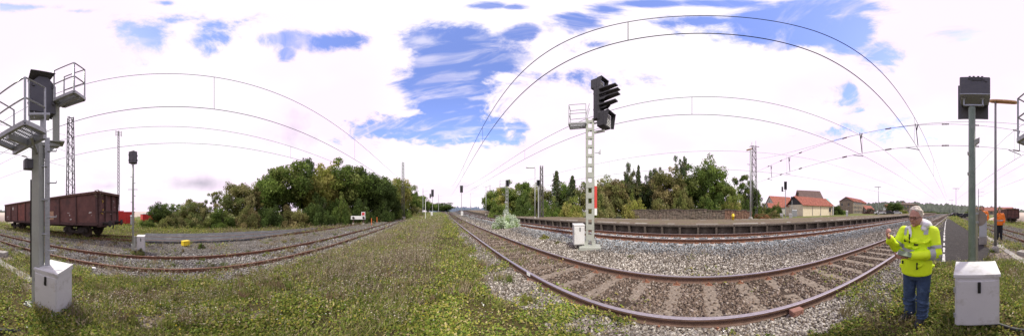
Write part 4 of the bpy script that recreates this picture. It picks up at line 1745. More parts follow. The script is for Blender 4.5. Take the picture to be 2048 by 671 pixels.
lat_a, HA = lattice('tall lattice mast rising behind the brown wagon', 141, 17.6, -.7, 235, .80, .50, arms=((1.0, -.35, .35, .08),), leg=.085, br=.045)
lat_b, HB = lattice('tall lattice mast with spikes on top behind the platform lamp', 1508, 29, .4, 292, .95, .55, arms=((1.0, -.7, 1.0, .09), (.98, -.9, .2, .06), (.72, -1.3, 0, .07)), leg=.09, br=.045)
mb = MB()
mb.bar((-.4, 0, HB), (-.4, 0, HB + .8), .07)
mb.bar((.35, 0, HB), (.35, 0, HB + 1.2), .07)
mb.build('top_spikes', mGalv, lat_b)
lattice('lattice catenary mast against the trees left of the vanishing tracks', 806, 36, .25, 324, .55, .35, arms=((.62, 0, 1.9, .05), (.55, 0, 1.5, .04)), leg=.05, br=.028)
lattice('lattice mast behind the thin lamp at the left end of the platform trees', 1083, 21, .5, 331, .40, .28, arms=((.6, -.5, .2, .05),), leg=.06, br=.035)
lattice('slender antenna mast behind the wagon end and red containers', 237, 46, -.5, 262, .50, .40, arms=((.985, -.8, .8, .07), (.95, -.8, .8, .07)), leg=.06, br=.045, group=None, name='antenna_mast')
am = [o for o in bpy.data.objects if o.name == 'antenna_mast'][0]
HAM = zat(262, 46) + .5
for xx in (-.8, 0, .8):
    mb = MB()
    mb.bbox((xx, -.1, HAM - .9), (.26, .12, 1.9), .03)
    mb.build('antenna_panel', mFrame, am)
for (lbl, px, d, zb, yt) in (('thin distant mast behind the two-headed signal', 846, 55, .6, 376), ('short distant catenary mast right of the two-headed signal', 877, 80, 1.0, 388),
                             ('distant mast right of the short platform lamp', 980, 45, .9, 369), ('thin distant mast behind the round green signal post', 1957, 46, -.4, 377), ('pale marker pole beside the lattice catenary mast', 851, 30, .1, 397)):
    t = polar_thing('distant_mast', lbl, 'mast', px, d, zb, 'distant masts')
    H = zat(yt, d) - zb
    mb = MB()
    mb.lathe([(.12 if H > 4 else .05, 0), (.09 if H > 4 else .05, H)], n=6)
    mb.build('pole', mGalv if px != 851 else mWhitePlate, t)
    if H > 4:
        mb = MB()
        mb.bar((-.2, 0, H * .86), (1.6, 0, H * .90), .07)
        mb.bar((-.2, 0, H * .74), (1.5, 0, H * .74), .06)
        mb.build('cantilever', mGalv, t)


# ---- overhead wires
def overhead(label, yf, zc, zm, x0, x1, drops, sag_c=-16, rw=.014):
    t = thing('overhead_line', label, 'overhead wire', (0, 0, 0), 0, 'overhead lines')
    xs = np.concatenate([np.arange(x0, -10, 4), np.arange(-10, 10, .8), np.arange(10, x1, 4)])
    k = .0013
    zmess = lambda x: zm + k * ((x - sag_c) ** 2 if x < 13 else (13 - sag_c) ** 2 + 0 * x) - k * sag_c ** 2
    mb = MB()
    mb.tube([(float(x), float(yf(x)), zc + float(rise(x))) for x in xs], rw, 5)
    mb.build('contact_wire', mWire, t)
    mb = MB()
    mb.tube([(float(x), float(yf(x)), zmess(x) + float(rise(x))) for x in xs], rw, 5)
    mb.build('messenger_wire', mWire, t)
    for x in drops:
        mb = MB()
        mb.tube([(x, float(yf(x)), zc + float(rise(x))), (x, float(yf(x)), zmess(x) + float(rise(x)))], rw * .6, 4)
        mb.build('dropper', mWire, t)
    return t


overhead('pair of wires arching over the near track', lambda x: 2.25 + .03 * abs(x - 2) * .5, 5.98, 7.45, -60, 75, (-1.05, -9.5, -19, 9.5, 20))
overhead('pair of wires over the second track along the platform', lambda x: 6.75 + .02 * x * .3, 6.15, 7.30, -60, 75, (-.25, -12, 10.8))
overhead('pair of wires over the rusty single track on the left', lambda x: -5.65 + .08 * x, 5.80, 7.90, -55, 60, (-1.0, -11, 12))
overhead('pair of wires over the siding with the wagons', lambda x: -10.3 + .05 * x, 6.16, 7.45, -50, 60, (-8, 9))
overhead('pair of wires beyond the platform in front of the trees', lambda x: 16.5, 5.98, 7.95, -70, 75, (-10, 10))

hs = thing('cross_span', 'web of insulated cross wires strung over all tracks on the right', 'overhead wire', (0, 0, 0))
A = (11.9, -13.0)
B = (9.9, 27.3)
for (za, zb2, sag, n0) in ((10.5, 11.2, 2.6, 'span_wire'), (8.4, 8.6, .25, 'upper_cross_wire'), (6.55, 6.6, .2, 'lower_cross_wire')):
    mb = MB()
    pts = []
    for k in range(33):
        t = k / 32
        pts.append((A[0] + (B[0] - A[0]) * t, A[1] + (B[1] - A[1]) * t, za + (zb2 - za) * t - sag * 4 * t * (1 - t)))
    mb.tube(pts, .014, 5)
    mb.build(n0, mWire, hs)
for yy in (-10.0, -7.6, -4.6, -1.5, .6, 4.7, 8.6, 14.5, 18.5, 22):
    t = (yy - A[1]) / (B[1] - A[1])
    for (za, zb2, sag) in ((8.4, 8.6, .25), (6.55, 6.6, .2)):
        x = A[0] + (B[0] - A[0]) * t
        z = za + (zb2 - za) * t - sag * 4 * t * (1 - t)
        mb = MB()
        for k in range(5):
            mb.lathe([(.03, -.05), (.075, 0), (.03, .05)], (x, yy + k * .1 - .2, z), 8, 'Y')
        mb.build('insulator', mInsul, hs)
for yy in (-10.0, -4.9, 2.5, 6.9, 16.5, 21):
    t = (yy - A[1]) / (B[1] - A[1])
    x = A[0] + (B[0] - A[0]) * t
    mb = MB()
    mb.bar((x, yy, 6.45), (x - .1, yy + .15, 8.35), .05)
    mb.bar((x, yy + .9, 6.4), (x, yy - .1, 6.1), .045)
    mb.bar((x, yy, 8.3), (x, yy + .1, 7.8), .06)
    mb.build('steady_arm', mWire, hs)


# ================================================================== SMALL THINGS ON THE GROUND
# cable trough with concrete lids running past the left signal
ct = thing('cable_trough', 'row of concrete cable trough lids running through the grass at the left', 'cable trough', (0, 0, 0))
mbl = MB()
mbl.bbox((0, 0, 0), (.49, .26, .06), .01)
lid_me = mbl.mesh('trough_lid', mConcrete)
for k in range(18):
    x = 2.6 + k * .5
    link_mesh('trough_lid', lid_me, ct, (x, -2.25 + rnd.uniform(-.012, .012), gz(x, -2.25) + .012 + rnd.uniform(-.008, .008)), (rnd.uniform(-.03, .03), rnd.uniform(-.02, .02), rnd.uniform(-.03, .03)))
# concrete slab and rubble near the left edge
x, y = pol(1, 6.6)
t = thing('concrete_block', 'grey concrete block lying in the grass at the far left edge', 'concrete block', (x, y, gz(x, y)), .5)
mb = MB()
mb.bbox((0, 0, .08), (.55, .35, .2), .02)
mb.build('block', mConcrete, t)
mb = MB()
mb.tube([(-.12, 0, .17), (-.12, 0, .23), (.12, 0, .23), (.12, 0, .17)], .01, 6)
mb.build('lifting_loop', mFast, t)
# corrugated black hose
mb = MB()
pts = []
rs = []
N = 150
for k in range(N):
    u = k / (N - 1)
    px = 1938 + u * 150
    d = 1.90 + .05 * sin(u * 7) - .10 * u
    x, y = pol(px, d)
    pts.append((x, y, gz(x, y) + .045 + .015 * sin(u * 5) - (.05 * max(0, u - .8) / .2)))
    rs.append(.034 if k % 2 else .025)
mb.tube(pts, rs, 10)
o = mb.build('corrugated_hose', mBlack, None, True)
tag(o, 'black corrugated hose lying in the grass below the large white box', 'hose')
# yellow box beyond the single track
x, y = pol(371, 9.3)
t = thing('yellow_box', 'small yellow plastic box lying on the gravel beyond the single track', 'box', (x, y, gz(x, y) + .03), .6)
mb = MB()
mb.bbox((0, 0, .12), (.42, .3, .24), .03)
mb.build('body', mYellow, t)
mb = MB()
mb.bbox((0, 0, .27), (.44, .32, .05), .015)
mb.build('lid', mYellow, t)
mb = MB()
mb.box((.03, -.153, .13), (.16, .006, .1))
mb.build('label_plate', mWhitePlate, t)
# pale stones
for (lbl, px, py, s) in (('white stone on the rail foot of the single track near the left mast', 187, 535, .07), ('pale stone in the grass below the single track', 395, 600, .035)):
    a = (py - 422) / RAD
    d = (1.6 + .4) / tan(a) if px == 187 else 1.72 / tan(a)
    x, y = pol(px, d)
    bm = bmesh.new()
    bmesh.ops.create_icosphere(bm, subdivisions=2, radius=1)
    for v in bm.verts:
        f = 1 + .25 * (vnoise(v.co.x * 2, v.co.y * 2 + v.co.z, 1.3, 3) - .5) * 2
        v.co = Vector((v.co.x * 1.5, v.co.y, v.co.z * .55)) * f * s
    me = bpy.data.meshes.new('stone')
    bm.to_mesh(me)
    bm.free()
    me.materials.append(M('white_stone', (.70, .70, .68), .9, .15, 20))
    o = link_mesh('stone', me, None, (x, y, gz(x, y) + s * .5))
    tag(o, lbl, 'stone')
# white scrap in the grass near the middle
x, y = pol(965, 2.35)
mb = MB()
for k in range(6):
    mb.tube([(-.05 + k * .019, 0, .075 + .01 * (k % 2)), (-.045 + k * .019, .01, .09 + .008 * (k % 3)), (-.035 + k * .019, .0, .075)], .0035, 5)
o = mb.build('white_scrap', mWhitePlate, None, loc=(x, y, gz(x, y)))
tag(o, 'tiny white plastic scrap lying in the grass near the middle', 'litter')

# buffer stop
bs = polar_thing('buffer_stop', 'white buffer stop beam with a red square plate in front of the trees', 'buffer stop', 717, 23.5, None)
bs.location.z = gz(*pol(717, 23.5)) + .05
mb = MB()
mb.bbox((-.05, 0, 1.02), (2.1, .22, .50), .03)
mb.build('beam', mWhitePlate, bs)
for sx in (-.75, .72):
    mb = MB()
    mb.lathe([(.17, -.13), (.15, -.2), (.05, -.22)], (sx, 0, 1.03), 14, 'Y')
    mb.build('buffer_pad', mUnder, bs)
    mb = MB()
    mb.bar((sx, .05, 0), (sx, .05, .85), .14)
    mb.bar((sx, 1.2, 0), (sx, .12, .85), .12)
    mb.build('strut', mWagonRib, bs)
    mb = MB()
    mb.bbox((sx, .2, .1), (.3, 1.0, .28), .04)
    mb.build('foot', mConcrete, bs)
mb = MB()
mb.box((.68, -.12, 1.58), (.56, .03, .56))
mb.build('sign_plate', mWhitePlate, bs)
mb = MB()
mb.box((.68, -.142, 1.58), (.38, .012, .38))
mb.build('red_square', M('red_plate', (.55, .045, .05), .5, .08, 8), bs)
mb = MB()
mb.box((.78, -.115, 1.06), (.14, .02, .06))
mb.build('dark_mark', mBlack, bs)
for (lbl, px, d) in (('orange marker post right of the buffer stop, the nearer one', 743, 23), ('orange marker post right of the buffer stop, the farther one', 754, 27)):
    t = polar_thing('marker_post', lbl, 'post', px, d, None, 'orange marker posts')
    mb = MB()
    mb.box((0, 0, .45), (.10, .06, 1.0))
    mb.build('post', mOrange, t)
    mb = MB()
    mb.box((0, 0, .98), (.11, .07, .06))
    mb.build('cap', M('orange_cap', (.72, .25, .07), .6, .1, 5), t)
# yellow post on the platform
t = polar_thing('yellow_post', 'short yellow post standing on the platform in front of the stone wall', 'post', 1466, 14.5, .83)
mb = MB()
mb.lathe([(.11, 0), (.11, .30), (.13, .31), (.13, .36), (.10, .38), (.10, .50), (.05, .56)], n=12)
mb.build('body', mYellow, t, True)
mb = MB()
mb.tube([(-.15, 0, .43), (.15, 0, .43)], .03, 8)
mb.build('side_knob', mYellow, t)
# sand heap far left
mb = None
bm = bmesh.new()
bmesh.ops.create_grid(bm, x_segments=30, y_segments=16, size=1)
for v in bm.verts:
    r2 = v.co.x ** 2 + v.co.y ** 2
    hgt = max(0, 1 - r2) ** .8 * (1 + .3 * (vnoise(v.co.x * 4, v.co.y * 4, 1, 2) - .5))
    v.co = Vector((v.co.x * 13, v.co.y * 7, hgt * 2.6 - .15))
me = bpy.data.meshes.new('sand_heap')
bm.to_mesh(me)
bm.free()
me.materials.append(mSandM)
me.polygons.foreach_set('use_smooth', [True] * len(me.polygons))
x, y = pol(2, 48)
o = link_mesh('sand_heap', me, None, (x, y, gz(x, y) - .1), (0, 0, .9))
tag(o, 'low beige sand heap behind the far end of the wagon', 'sand heap')


# ================================================================== WAGONS
def wagon(label, loc, rz, pitch, L=14.6, detail=True):
    t = thing('open_wagon', label, 'wagon', loc, rz, 'brown open freight wagons')
    t.rotation_euler = (0, pitch, rz)
    W = 2.86
    z0, z1 = 1.12, 3.08
    for s in (-1, 1):
        # side wall of bays between ribs
        n = 8
        bw = L / n
        for k in range(n):
            mb = MB()
            x0 = -L / 2 + k * bw
            mb.bbox((x0 + bw / 2, s * (W / 2 - .03), (z0 + z1) / 2), (bw - .03, .05, z1 - z0), .01)
            mb.build('side_panel', mWagonB if (k * 5 + (s > 0)) % 7 in (2, 5) else mWagon, t)
        for k in range(n + 1):
            mb = MB()
            x0 = -L / 2 + k * bw
            w = .09 if 0 < k < n else .14
            mb.prism([(0, z0 - .16), (.10, z0 - .1), (.11, z0 + .3), (.07, z1), (0, z1)], (x0 - w / 2, s * (W / 2 - .005), 0), (0, s, 0), (0, 0, 1), (w, 0, 0))
            mb.build('side_rib', mWagonRib, t)
        mb = MB()
        mb.bbox((0, s * (W / 2 + .02), z1 + .07), (L + .12, .17, .17), .02)
        mb.build('top_rim', mWagonRim, t)
        mb = MB()
        mb.bbox((0, s * (W / 2 - .02), z0 - .10), (L, .12, .20), .015)
        mb.build('sill_beam', mWagonRib, t)
    for s in (-1, 1):
        for q in (-1, 0, 1):
            mb = MB()
            mb.bbox((s * (L / 2 - .03), q * W / 3.05, (z0 + z1) / 2), (.05, W / 3.2, z1 - z0), .01)
            mb.build('end_panel', mWagon, t)
        for q in (-.98, -.34, .34, .98):
            mb = MB()
            top_out = .26 if abs(q) > .9 else .16
            mb.prism([(0, z0 - .12), (.06, z0 - .12), (top_out, z1 + .02), (0, z1 + .02)], (s * (L / 2 - .005), q * (W / 2 - .06) - .05, 0), (s, 0, 0), (0, 0, 1), (0, .10, 0))
            mb.build('end_rib', mWagonRib, t)
        mb = MB()
        mb.bbox((s * (L / 2 + .13), 0, z1 + .07), (.24, W + .12, .16), .02)
        mb.build('top_rim', mWagonRim, t)
        mb = MB()
        mb.bbox((s * (L / 2 + .03), 0, z0 + .75), (.10, W - .3, .09), .01)
        mb.build('end_rail', mWagonRib, t)
        mb = MB()
        mb.bbox((s * (L / 2 + .02), 0, 1.0), (.20, W - .1, .34), .02)
        mb.build('headstock', mWagonRib, t)
        for q in (-1, 1):
            mb = MB()
            mb.lathe([(.10, 0), (.10, .34), (.085, .35), (.085, .50), (.22, .52), (.23, .56), (.18, .585)] if s > 0 else
                     [(.10, 0), (.10, -.34), (.085, -.35), (.085, -.50), (.22, -.52), (.23, -.56), (.18, -.585)], (s * (L / 2 + .10), q * .875, 1.04), 16, 'X')
            mb.build('buffer', mUnder, t)
        mb = MB()
        mb.tube([(s * (L / 2 + .1), 0, 1.0), (s * (L / 2 + .36), 0, 1.0), (s * (L / 2 + .42), 0, .86), (s * (L / 2 + .36), 0, .62)], .045, 6)
        mb.build('coupling', mUnder, t)
        mb = MB()
        mb.tube([(s * (L / 2 + .1), -.9 * 1.3, .95), (s * (L / 2 + .2), -1.2, .62), (s * (L / 2 + .2), -.85, .62), (s * (L / 2 + .12), -.85, .95)], .018, 6)
        mb.build('foot_step', mUnder, t)
    mb = MB()
    mb.bbox((0, 0, z0 - .03), (L - .1, W - .16, .06), .01)
    mb.build('floor', mWagonRib, t)
    mb = MB()
    mb.bbox((0, 0, .86), (L - .6, .5, .36), .03)
    for s in (-1, 1):
        mb.bar((-L / 2 + 3.4, s * 1.2, .98), (-1.2, s * 1.2, .72), .08)
        mb.bar((L / 2 - 3.4, s * 1.2, .98), (1.2, s * 1.2, .72), .08)
        mb.bar((-1.2, s * 1.2, .72), (1.2, s * 1.2, .72), .08)
    o = mb.build('underframe', mUnder, t)
    mb = MB()
    mb.lathe([(.17, -.5), (.2, -.45), (.2, .45), (.17, .5)], (1.2, -.6, .68), 12, 'X')
    mb.build('brake_reservoir', mUnder, t)
    for bx in (-L / 2 + 2.35, L / 2 - 2.35):
        for s in (-1, 1):
            mb = MB()
            mb.prism([(-1.25, .62), (-1.1, .74), (-.45, .74), (-.3, .50), (.3, .50), (.45, .74), (1.1, .74), (1.25, .62), (1.25, .40), (.75, .36), (.4, .30), (-.4, .30), (-.75, .36), (-1.25, .40)],
                     (bx, s * 1.0, 0), (1, 0, 0), (0, 0, 1), (0, s * .12, 0))
            o = mb.build('bogie_frame', mUnder, t)
            for ax in (-.9, .9):
                mb = MB()
                mb.bbox((bx + ax, s * 1.15, .46), (.26, .14, .30), .03)
                mb.lathe([(.09, 0), (.08, s * .06)], (bx + ax, s * 1.22, .46), 10, 'Y')
                mb.build('axle_box', mUnder, t)
            mb = MB()
            for k in range(4):
                mb.lathe([(.06, -.02), (.085, 0), (.06, .02)], (bx, s * 1.09, .33 + k * .05), 8)
            mb.build('spring', mUnder, t)
        for ax in (-.9, .9):
            mb = MB()
            mb.tube([(bx + ax, -.95, .46), (bx + ax, .95, .46)], .075, 8)
            for s in (-1, 1):
                mb.lathe([(.30, s * .69), (.46, s * .70), (.49, s * .70), (.49, s * .725), (.46, s * .74), (.455, s * .83), (.32, s * .82), (.12, s * .84)], (bx + ax, 0, .46), 24, 'Y')
            mb.build('wheelset', M('wheel_steel', (.07, .05, .042), .7, .3, 8), t)
    if detail:
        # chalk and stencil marks on the side facing the camera (+y) and the end (-x)
        R2 = random.Random(5)
        for k in range(16):
            mb = MB()
            x0 = R2.choice([-L / 2 + .35, -L / 2 + 2.1, L / 2 - 1.5, L / 2 - .9, -L / 2 + 5.3]) + R2.uniform(0, .8)
            zz = z0 + R2.uniform(.12, .75)
            mb.box((x0, W / 2 + .002, zz), (R2.uniform(.05, .2), .006, R2.uniform(.03, .12)), ry=R2.uniform(-.4, .4))
            mb.build('stencil_mark', mMarkW, t)
        mb = MB()
        mb.box((4.9, W / 2 + .002, z1 - .5), (.3, .006, .34))
        mb.build('stencil_mark', mMarkW, t)
        mb = MB()
        mb.box((-2.45, W / 2 + .004, z0 + .55), (.85, .01, .72))
        mb.build('bare_plate', M('pale_rust_plate', (.42, .26, .17), .8, .3, 4, stain=(.24, .13, .09)), t)
        mb = MB()
        mb.box((-2.45, W / 2 + .012, z0 + .40), (.8, .012, .05))
        mb.build('stencil_mark', mMarkW, t)
        for (yy, zz, w, h) in ((.75, 1.95, .06, .22), (.72, 2.62, .2, .05), (.72, 2.56, .05, .16), (.85, 1.75, .2, .06)):
            mb = MB()
            mb.box((-L / 2 - .02, yy, zz), (.06, w, h), rx=.4)
            mb.build('yellow_stencil', mMarkY, t)
        for k in range(7):
            mb = MB()
            mb.box((-L / 2 - .012, R2.uniform(-1.2, 1.2), z0 + R2.uniform(.3, 1.6)), (.04, R2.uniform(.04, .15), R2.uniform(.02, .05)))
            mb.build('stencil_mark', mMarkW, t)
        # load debris on the corner
        mb = MB()
        for k in range(60):
            c = Vector((-L / 2 - .05 + R2.gauss(0, .12), W / 2 - .15 + R2.gauss(0, .18), z1 + .15 + R2.uniform(-.45, .1)))
            mb.box(c, (R2.uniform(.04, .12), .01, R2.uniform(.03, .08)), rz=R2.uniform(0, 3), rx=R2.uniform(-1, 1))
        o = mb.build('plant_debris', M('debris_olive', (.15, .13, .06), .9, .4, 10), t)
        o['kind'] = 'stuff'
    return t


# near wagon: from its left-hand end beside the red containers to the far left of the picture
wagon('brown open freight wagon standing alone on the siding behind the left mast', (12.75, float(sid_y(13.5)) - .0, -.51), math.atan2(float(sid_y(21) - sid_y(6)), 15), math.atan(.44 / 15))
wagon('nearer brown wagon in the row behind the orange worker at the right edge', (43.2, float(sid_y(43)), -1.08), math.atan2(float(sid_y(50) - sid_y(36)), 14), .01, detail=False)
wagon('second brown wagon of the row, half hidden by the orange worker', (59.5, float(sid_y(59)), -1.2), math.atan2(float(sid_y(66) - sid_y(52)), 14), .006, detail=False)


# red containers beyond the siding
def container(label, px, d, w, h, turn, zb=-.5, ribs=7):
    t = polar_thing('red_container', label, 'container', px, d, zb, 'red steel containers', turn)
    D = 2.2
    mb = MB()
    mb.bbox((0, 0, h / 2 + .1), (w, D, h), .03)
    mb.build('body', mRed, t)
    for k in range(ribs):
        mb = MB()
        mb.box((-w / 2 + (k + .5) * w / ribs, -D / 2 - .04, h / 2 + .05), (.1, .08, h * .92))
        mb.build('rib', mRed, t)
    mb = MB()
    mb.bbox((0, 0, h + .12), (w + .14, D + .14, .12), .02)
    mb.build('rim', mRed if ribs > 4 else mWhitePlate, t)
    for s in (-1, 1):
        mb = MB()
        mb.lathe([(.14, -.3), (.14, .3)], (s * w * .38, -D / 2 + .2, .04), 10, 'X')
        mb.build('roller', mUnder, t)
    return t


container('red container partly behind the wagon buffers', 249, 27, 2.9, 1.85, .15)
container('red container left of the wagon buffers, seen through the gap', 234, 33, 2.6, 2.0, -.1)
container('red container with white top edge behind the bushes', 300, 31, 3.3, 1.5, .25, ribs=4)
conn_box('pale grey cabinet standing between the red containers', 264.5, 24, -.5, .55, .4, 1.35, mt=M('cabinet_pale_grey', (.46, .48, .49)), cat='cabinet', latch=False)

# ================================================================== TREES
def leafset(centers, radii, n, size, cols, outward=None, seed=0, flat=.8):
    r = np.random.default_rng(seed)
    k = r.choice(len(centers), n, p=radii ** 2 / (radii ** 2).sum())
    off = r.normal(0, 1, (n, 3))
    off /= np.linalg.norm(off, axis=1, keepdims=True)
    off *= (r.random((n, 1)) ** .45)
    off[:, 2] *= flat
    p = centers[k] + off * radii[k][:, None]
    d = r.normal(0, 1, (n, 3))
    d /= np.linalg.norm(d, axis=1, keepdims=True)
    s = np.cross(d, r.normal(0, 1, (n, 3)))
    s /= np.linalg.norm(s, axis=1, keepdims=True)
    ln = size * r.uniform(.6, 1.4, n)[:, None]
    w = ln * r.uniform(.45, .8, (n, 1))
    V = np.stack([p - d * ln * .5, p + s * w * .5, p + d * ln * .5, p - s * w * .5], 1).reshape(-1, 3)
    ck = r.choice(len(cols), len(centers))
    base = np.array(cols)[ck][k]
    tone = (.7 + .5 * r.random((len(centers), 1)))[k]
    c = base * tone * (.75 + .5 * r.random((n, 1)))
    return V, np.repeat(c, 4, 0)


PAL = {
    'green': [(0.152, 0.223, 0.048), (0.189, 0.263, 0.060), (0.116, 0.176, 0.042), (0.232, 0.277, 0.078)],
    'dark': [(0.104, 0.155, 0.042), (0.134, 0.189, 0.050), (0.085, 0.128, 0.036)],
    'olive': [(0.232, 0.257, 0.078), (0.281, 0.277, 0.102), (0.171, 0.209, 0.066), (0.317, 0.297, 0.132)],
    'brown': [(0.305, 0.257, 0.120), (0.244, 0.243, 0.084), (0.366, 0.311, 0.144), (0.207, 0.223, 0.078)],
    'yellow': [(0.329, 0.344, 0.084), (0.256, 0.304, 0.072), (0.403, 0.378, 0.120)],
    'conifer': [(0.104, 0.155, 0.066), (0.134, 0.176, 0.078), (0.171, 0.182, 0.090)],
    'pale': [(0.634, 0.729, 0.540), (0.342, 0.446, 0.192), (0.756, 0.837, 0.672), (0.244, 0.338, 0.132)],
    'purple': [(0.171, 0.101, 0.096), (0.220, 0.135, 0.108), (0.146, 0.128, 0.078)],
    'rust': [(0.415, 0.189, 0.096), (0.329, 0.176, 0.096), (0.268, 0.257, 0.108)],
}
CROWN = {}


def crown_mesh(pal, shape, seed, n=15000):
    key = (pal, shape, seed)
    if key in CROWN:
        return CROWN[key]
    r = np.random.default_rng(seed * 31 + len(pal) * 7 + len(shape))
    if shape == 'round':
        K = 110
        d = r.normal(0, 1, (K, 3))
        d /= np.linalg.norm(d, axis=1, keepdims=True)
        rad = (.42 + .58 * r.random(K) ** .6)
        bump = 1 + .28 * np.sin(d[:, 0] * 4 + seed) * np.cos(d[:, 1] * 5 - seed) + .12 * r.normal(0, 1, K)
        c = d * (rad * bump)[:, None] * .82
        c[:, 2] = np.where(c[:, 2] < 0, c[:, 2] * .95, c[:, 2])
        low = np.clip(-c[:, 2], 0, 1)
        c[:, :2] *= (1 - .25 * low)[:, None]
        radii = r.uniform(.15, .30, K)
        V, col = leafset(c, radii, n, .070, PAL[pal], seed=seed)
    elif shape == 'sparse':
        K = 60
        c = np.stack([r.normal(0, .38, K), r.normal(0, .38, K), r.uniform(-.95, .95, K)], -1)
        c[:, :2] *= (1.05 - .55 * np.clip(c[:, 2], 0, 1))[:, None] * (1 + .2 * r.normal(0, 1, (K, 1)))
        radii = r.uniform(.08, .2, K)
        V, col = leafset(c, radii, int(n * .6), .055, PAL[pal], seed=seed)
    elif shape == 'bush':
        K = 70
        a = r.uniform(0, 2 * pi, K)
        q = r.random(K) ** .5
        hgt = (1 - q ** 2.2) * r.uniform(.5, 1.1, K)
        c = np.stack([np.cos(a) * q, np.sin(a) * q, np.maximum(.06, hgt * r.random(K) ** .35)], -1) * .88
        radii = r.uniform(.13, .24, K)
        V, col = leafset(c, radii, int(n * .75), .06, PAL[pal], seed=seed, flat=.9)
    else:  # conifer, base at -1 .. tip at 1
        cs = []
        rs = []
        for lv in np.linspace(-.92, .93, 24):
            R = .85 * ((1 - lv) / 2) ** .75 * r.uniform(.8, 1.2) + .03
            nb = 8
            a0 = r.uniform(0, 6)
            for b in range(nb):
                a = a0 + 2 * pi * b / nb + r.normal(0, .2)
                RL = R * r.uniform(.55, 1.15)
                for q in np.linspace(.25, 1, 4):
                    cs.append((cos(a) * RL * q, sin(a) * RL * q, lv - .10 * q + r.normal(0, .015)))
                    rs.append(.035 + .045 * (1 - q * .5))
        c = np.array(cs)
        V, col = leafset(c, np.array(rs), int(n * 1.1), .05, PAL[pal], seed=seed, flat=.45)
    F = np.arange(len(V)).reshape(-1, 4)
    me = np_mesh('crown', V, F, mLeaf, col)
    CROWN[key] = me
    return me


TRUNK = {}


def trunk_mesh(seed, limbs=True):
    seed = seed if limbs else seed + 100
    if seed in TRUNK:
        return TRUNK[seed]
    r = random.Random(seed)
    mb = MB()
    pts = [(0, 0, 0)]
    for k in range(1, 6):
        pts.append((r.gauss(0, .012) * k, r.gauss(0, .012) * k, k * .16))
    mb.tube(pts, [.024, .019, .016, .013, .009, .004], 8)
    for k in range(9 if limbs else 0):
        z = .22 + k * .06
        a = r.uniform(0, 2 * pi)
        L = r.uniform(.10, .20)
        mb.tube([(0, 0, z), (cos(a) * L * .5, sin(a) * L * .5, z + L * .45), (cos(a) * L, sin(a) * L, z + L * .75)], [.007, .005, .002], 5)
    me = mb.mesh('trunk', mBark)
    TRUNK[seed] = me
    return me


def tree(label, px, d, ytop, wpx, pal='green', shape='round', seed=1, zb=None, cat='tree', name='tree', group=None, low=.12):
    x, y = pol(px, d)
    zb = gz(x, y) - .05 if zb is None else zb
    H = zat(ytop, d) - zb
    rad = wpx / RAD * d / 2 * (1.22 if shape != 'bush' else 1.12)
    t = thing(name, label, cat, (x, y, zb), rnd.uniform(0, 6.28), group)
    me = crown_mesh(pal, shape, seed)
    if shape == 'bush':
        link_mesh('crown', me, t, (0, 0, 0), None, (rad, rad, H))
        mb = MB()
        r = random.Random(seed)
        for k in range(5):
            a = r.uniform(0, 6.28)
            mb.tube([(0, 0, 0), (cos(a) * rad * .2, sin(a) * rad * .2, H * .35), (cos(a) * rad * .45, sin(a) * rad * .45, H * .7)], [.035, .025, .01], 5)
        mb.build('stem', mBark, t)
    else:
        z0 = low * H
        link_mesh('crown', me, t, (0, 0, (H * .97 + z0) / 2), None, (rad, rad, (H * .97 - z0) / 2))
        link_mesh('trunk', trunk_mesh(seed % 5, shape != 'conifer'), t, (0, 0, 0), None, (H, H, H * (1.0 if shape != 'conifer' else 1.1)))
    return t


GL = 'trees beyond the loading strip'
LEFT_TREES = [
    ('dark bush standing just right of the red containers', 322, 23, 402, 50, 'dark', 'round', 1, .0),
    ('low loose tree between the dark bush and the olive shrubs', 352, 28, 405, 44, 'green', 'sparse', 2, .0),
    ('olive shrubby tree, first of the rising row left of the tall trees', 385, 25, 396, 60, 'olive', 'round', 3, .0),
    ('sparse tree with thin top left of the brownish tree', 432, 27, 380, 46, 'olive', 'sparse', 4, .05),
    ('brownish leaning tree with ragged top left of the tall green tree', 478, 25, 354, 76, 'olive', 'round', 5, .0),
    ('thin feathery tree touching the tall green tree', 512, 26, 372, 50, 'brown', 'sparse', 6, .0),
    ('tallest broad green tree, leftmost of the tall belt', 568, 27, 313, 96, 'green', 'round', 1, .1),
    ('dark tall tree with open crown inside the tall belt', 610, 30, 311, 62, 'dark', 'sparse', 7, .1),
    ('broad yellow green tree in the middle of the tall belt', 652, 29, 320, 84, 'yellow', 'round', 2, .08),
    ('rounded green tree right of the middle of the tall belt', 696, 31, 318, 84, 'green', 'round', 3, .08),
    ('mid green tree filling the belt behind the tallest tree', 536, 31, 338, 70, 'green', 'round', 5, .0),
    ('green tree filling the belt below the dark open tree', 628, 33, 336, 90, 'green', 'round', 6, .0),
    ('olive green tree filling the belt left of the buffer stop', 676, 34, 340, 80, 'olive', 'round', 4, .0),
    ('green tree filling the belt right of the buffer stop', 752, 38, 345, 70, 'green', 'round', 1, .0),
    ('dark dense tree behind the buffer stop', 738, 33, 334, 74, 'dark', 'round', 4, .05),
    ('dark tree left of the catenary mast', 770, 36, 348, 56, 'dark', 'round', 5, .03),
    ('yellow green tree directly behind the catenary mast', 796, 42, 350, 48, 'yellow', 'round', 6, .05),
    ('green tree just right of the catenary mast', 822, 50, 372, 40, 'green', 'round', 7, .03),
    ('small far tree at the end of the left belt', 843, 62, 386, 34, 'green', 'round', 2, .03),
    ('low far tree by the two-headed signal', 884, 95, 403, 46, 'dark', 'round', 3, .0),
    ('low far tree left of the vanishing tracks', 856, 80, 400, 34, 'green', 'round', 1, .0),
]
for i, (lbl, px, d, yt, w, pal, sh, sd, low) in enumerate(LEFT_TREES):
    tree(lbl, px, d, yt, w, pal, sh, sd, group=GL, low=low)
GS = 'shrubs along the loading strip'
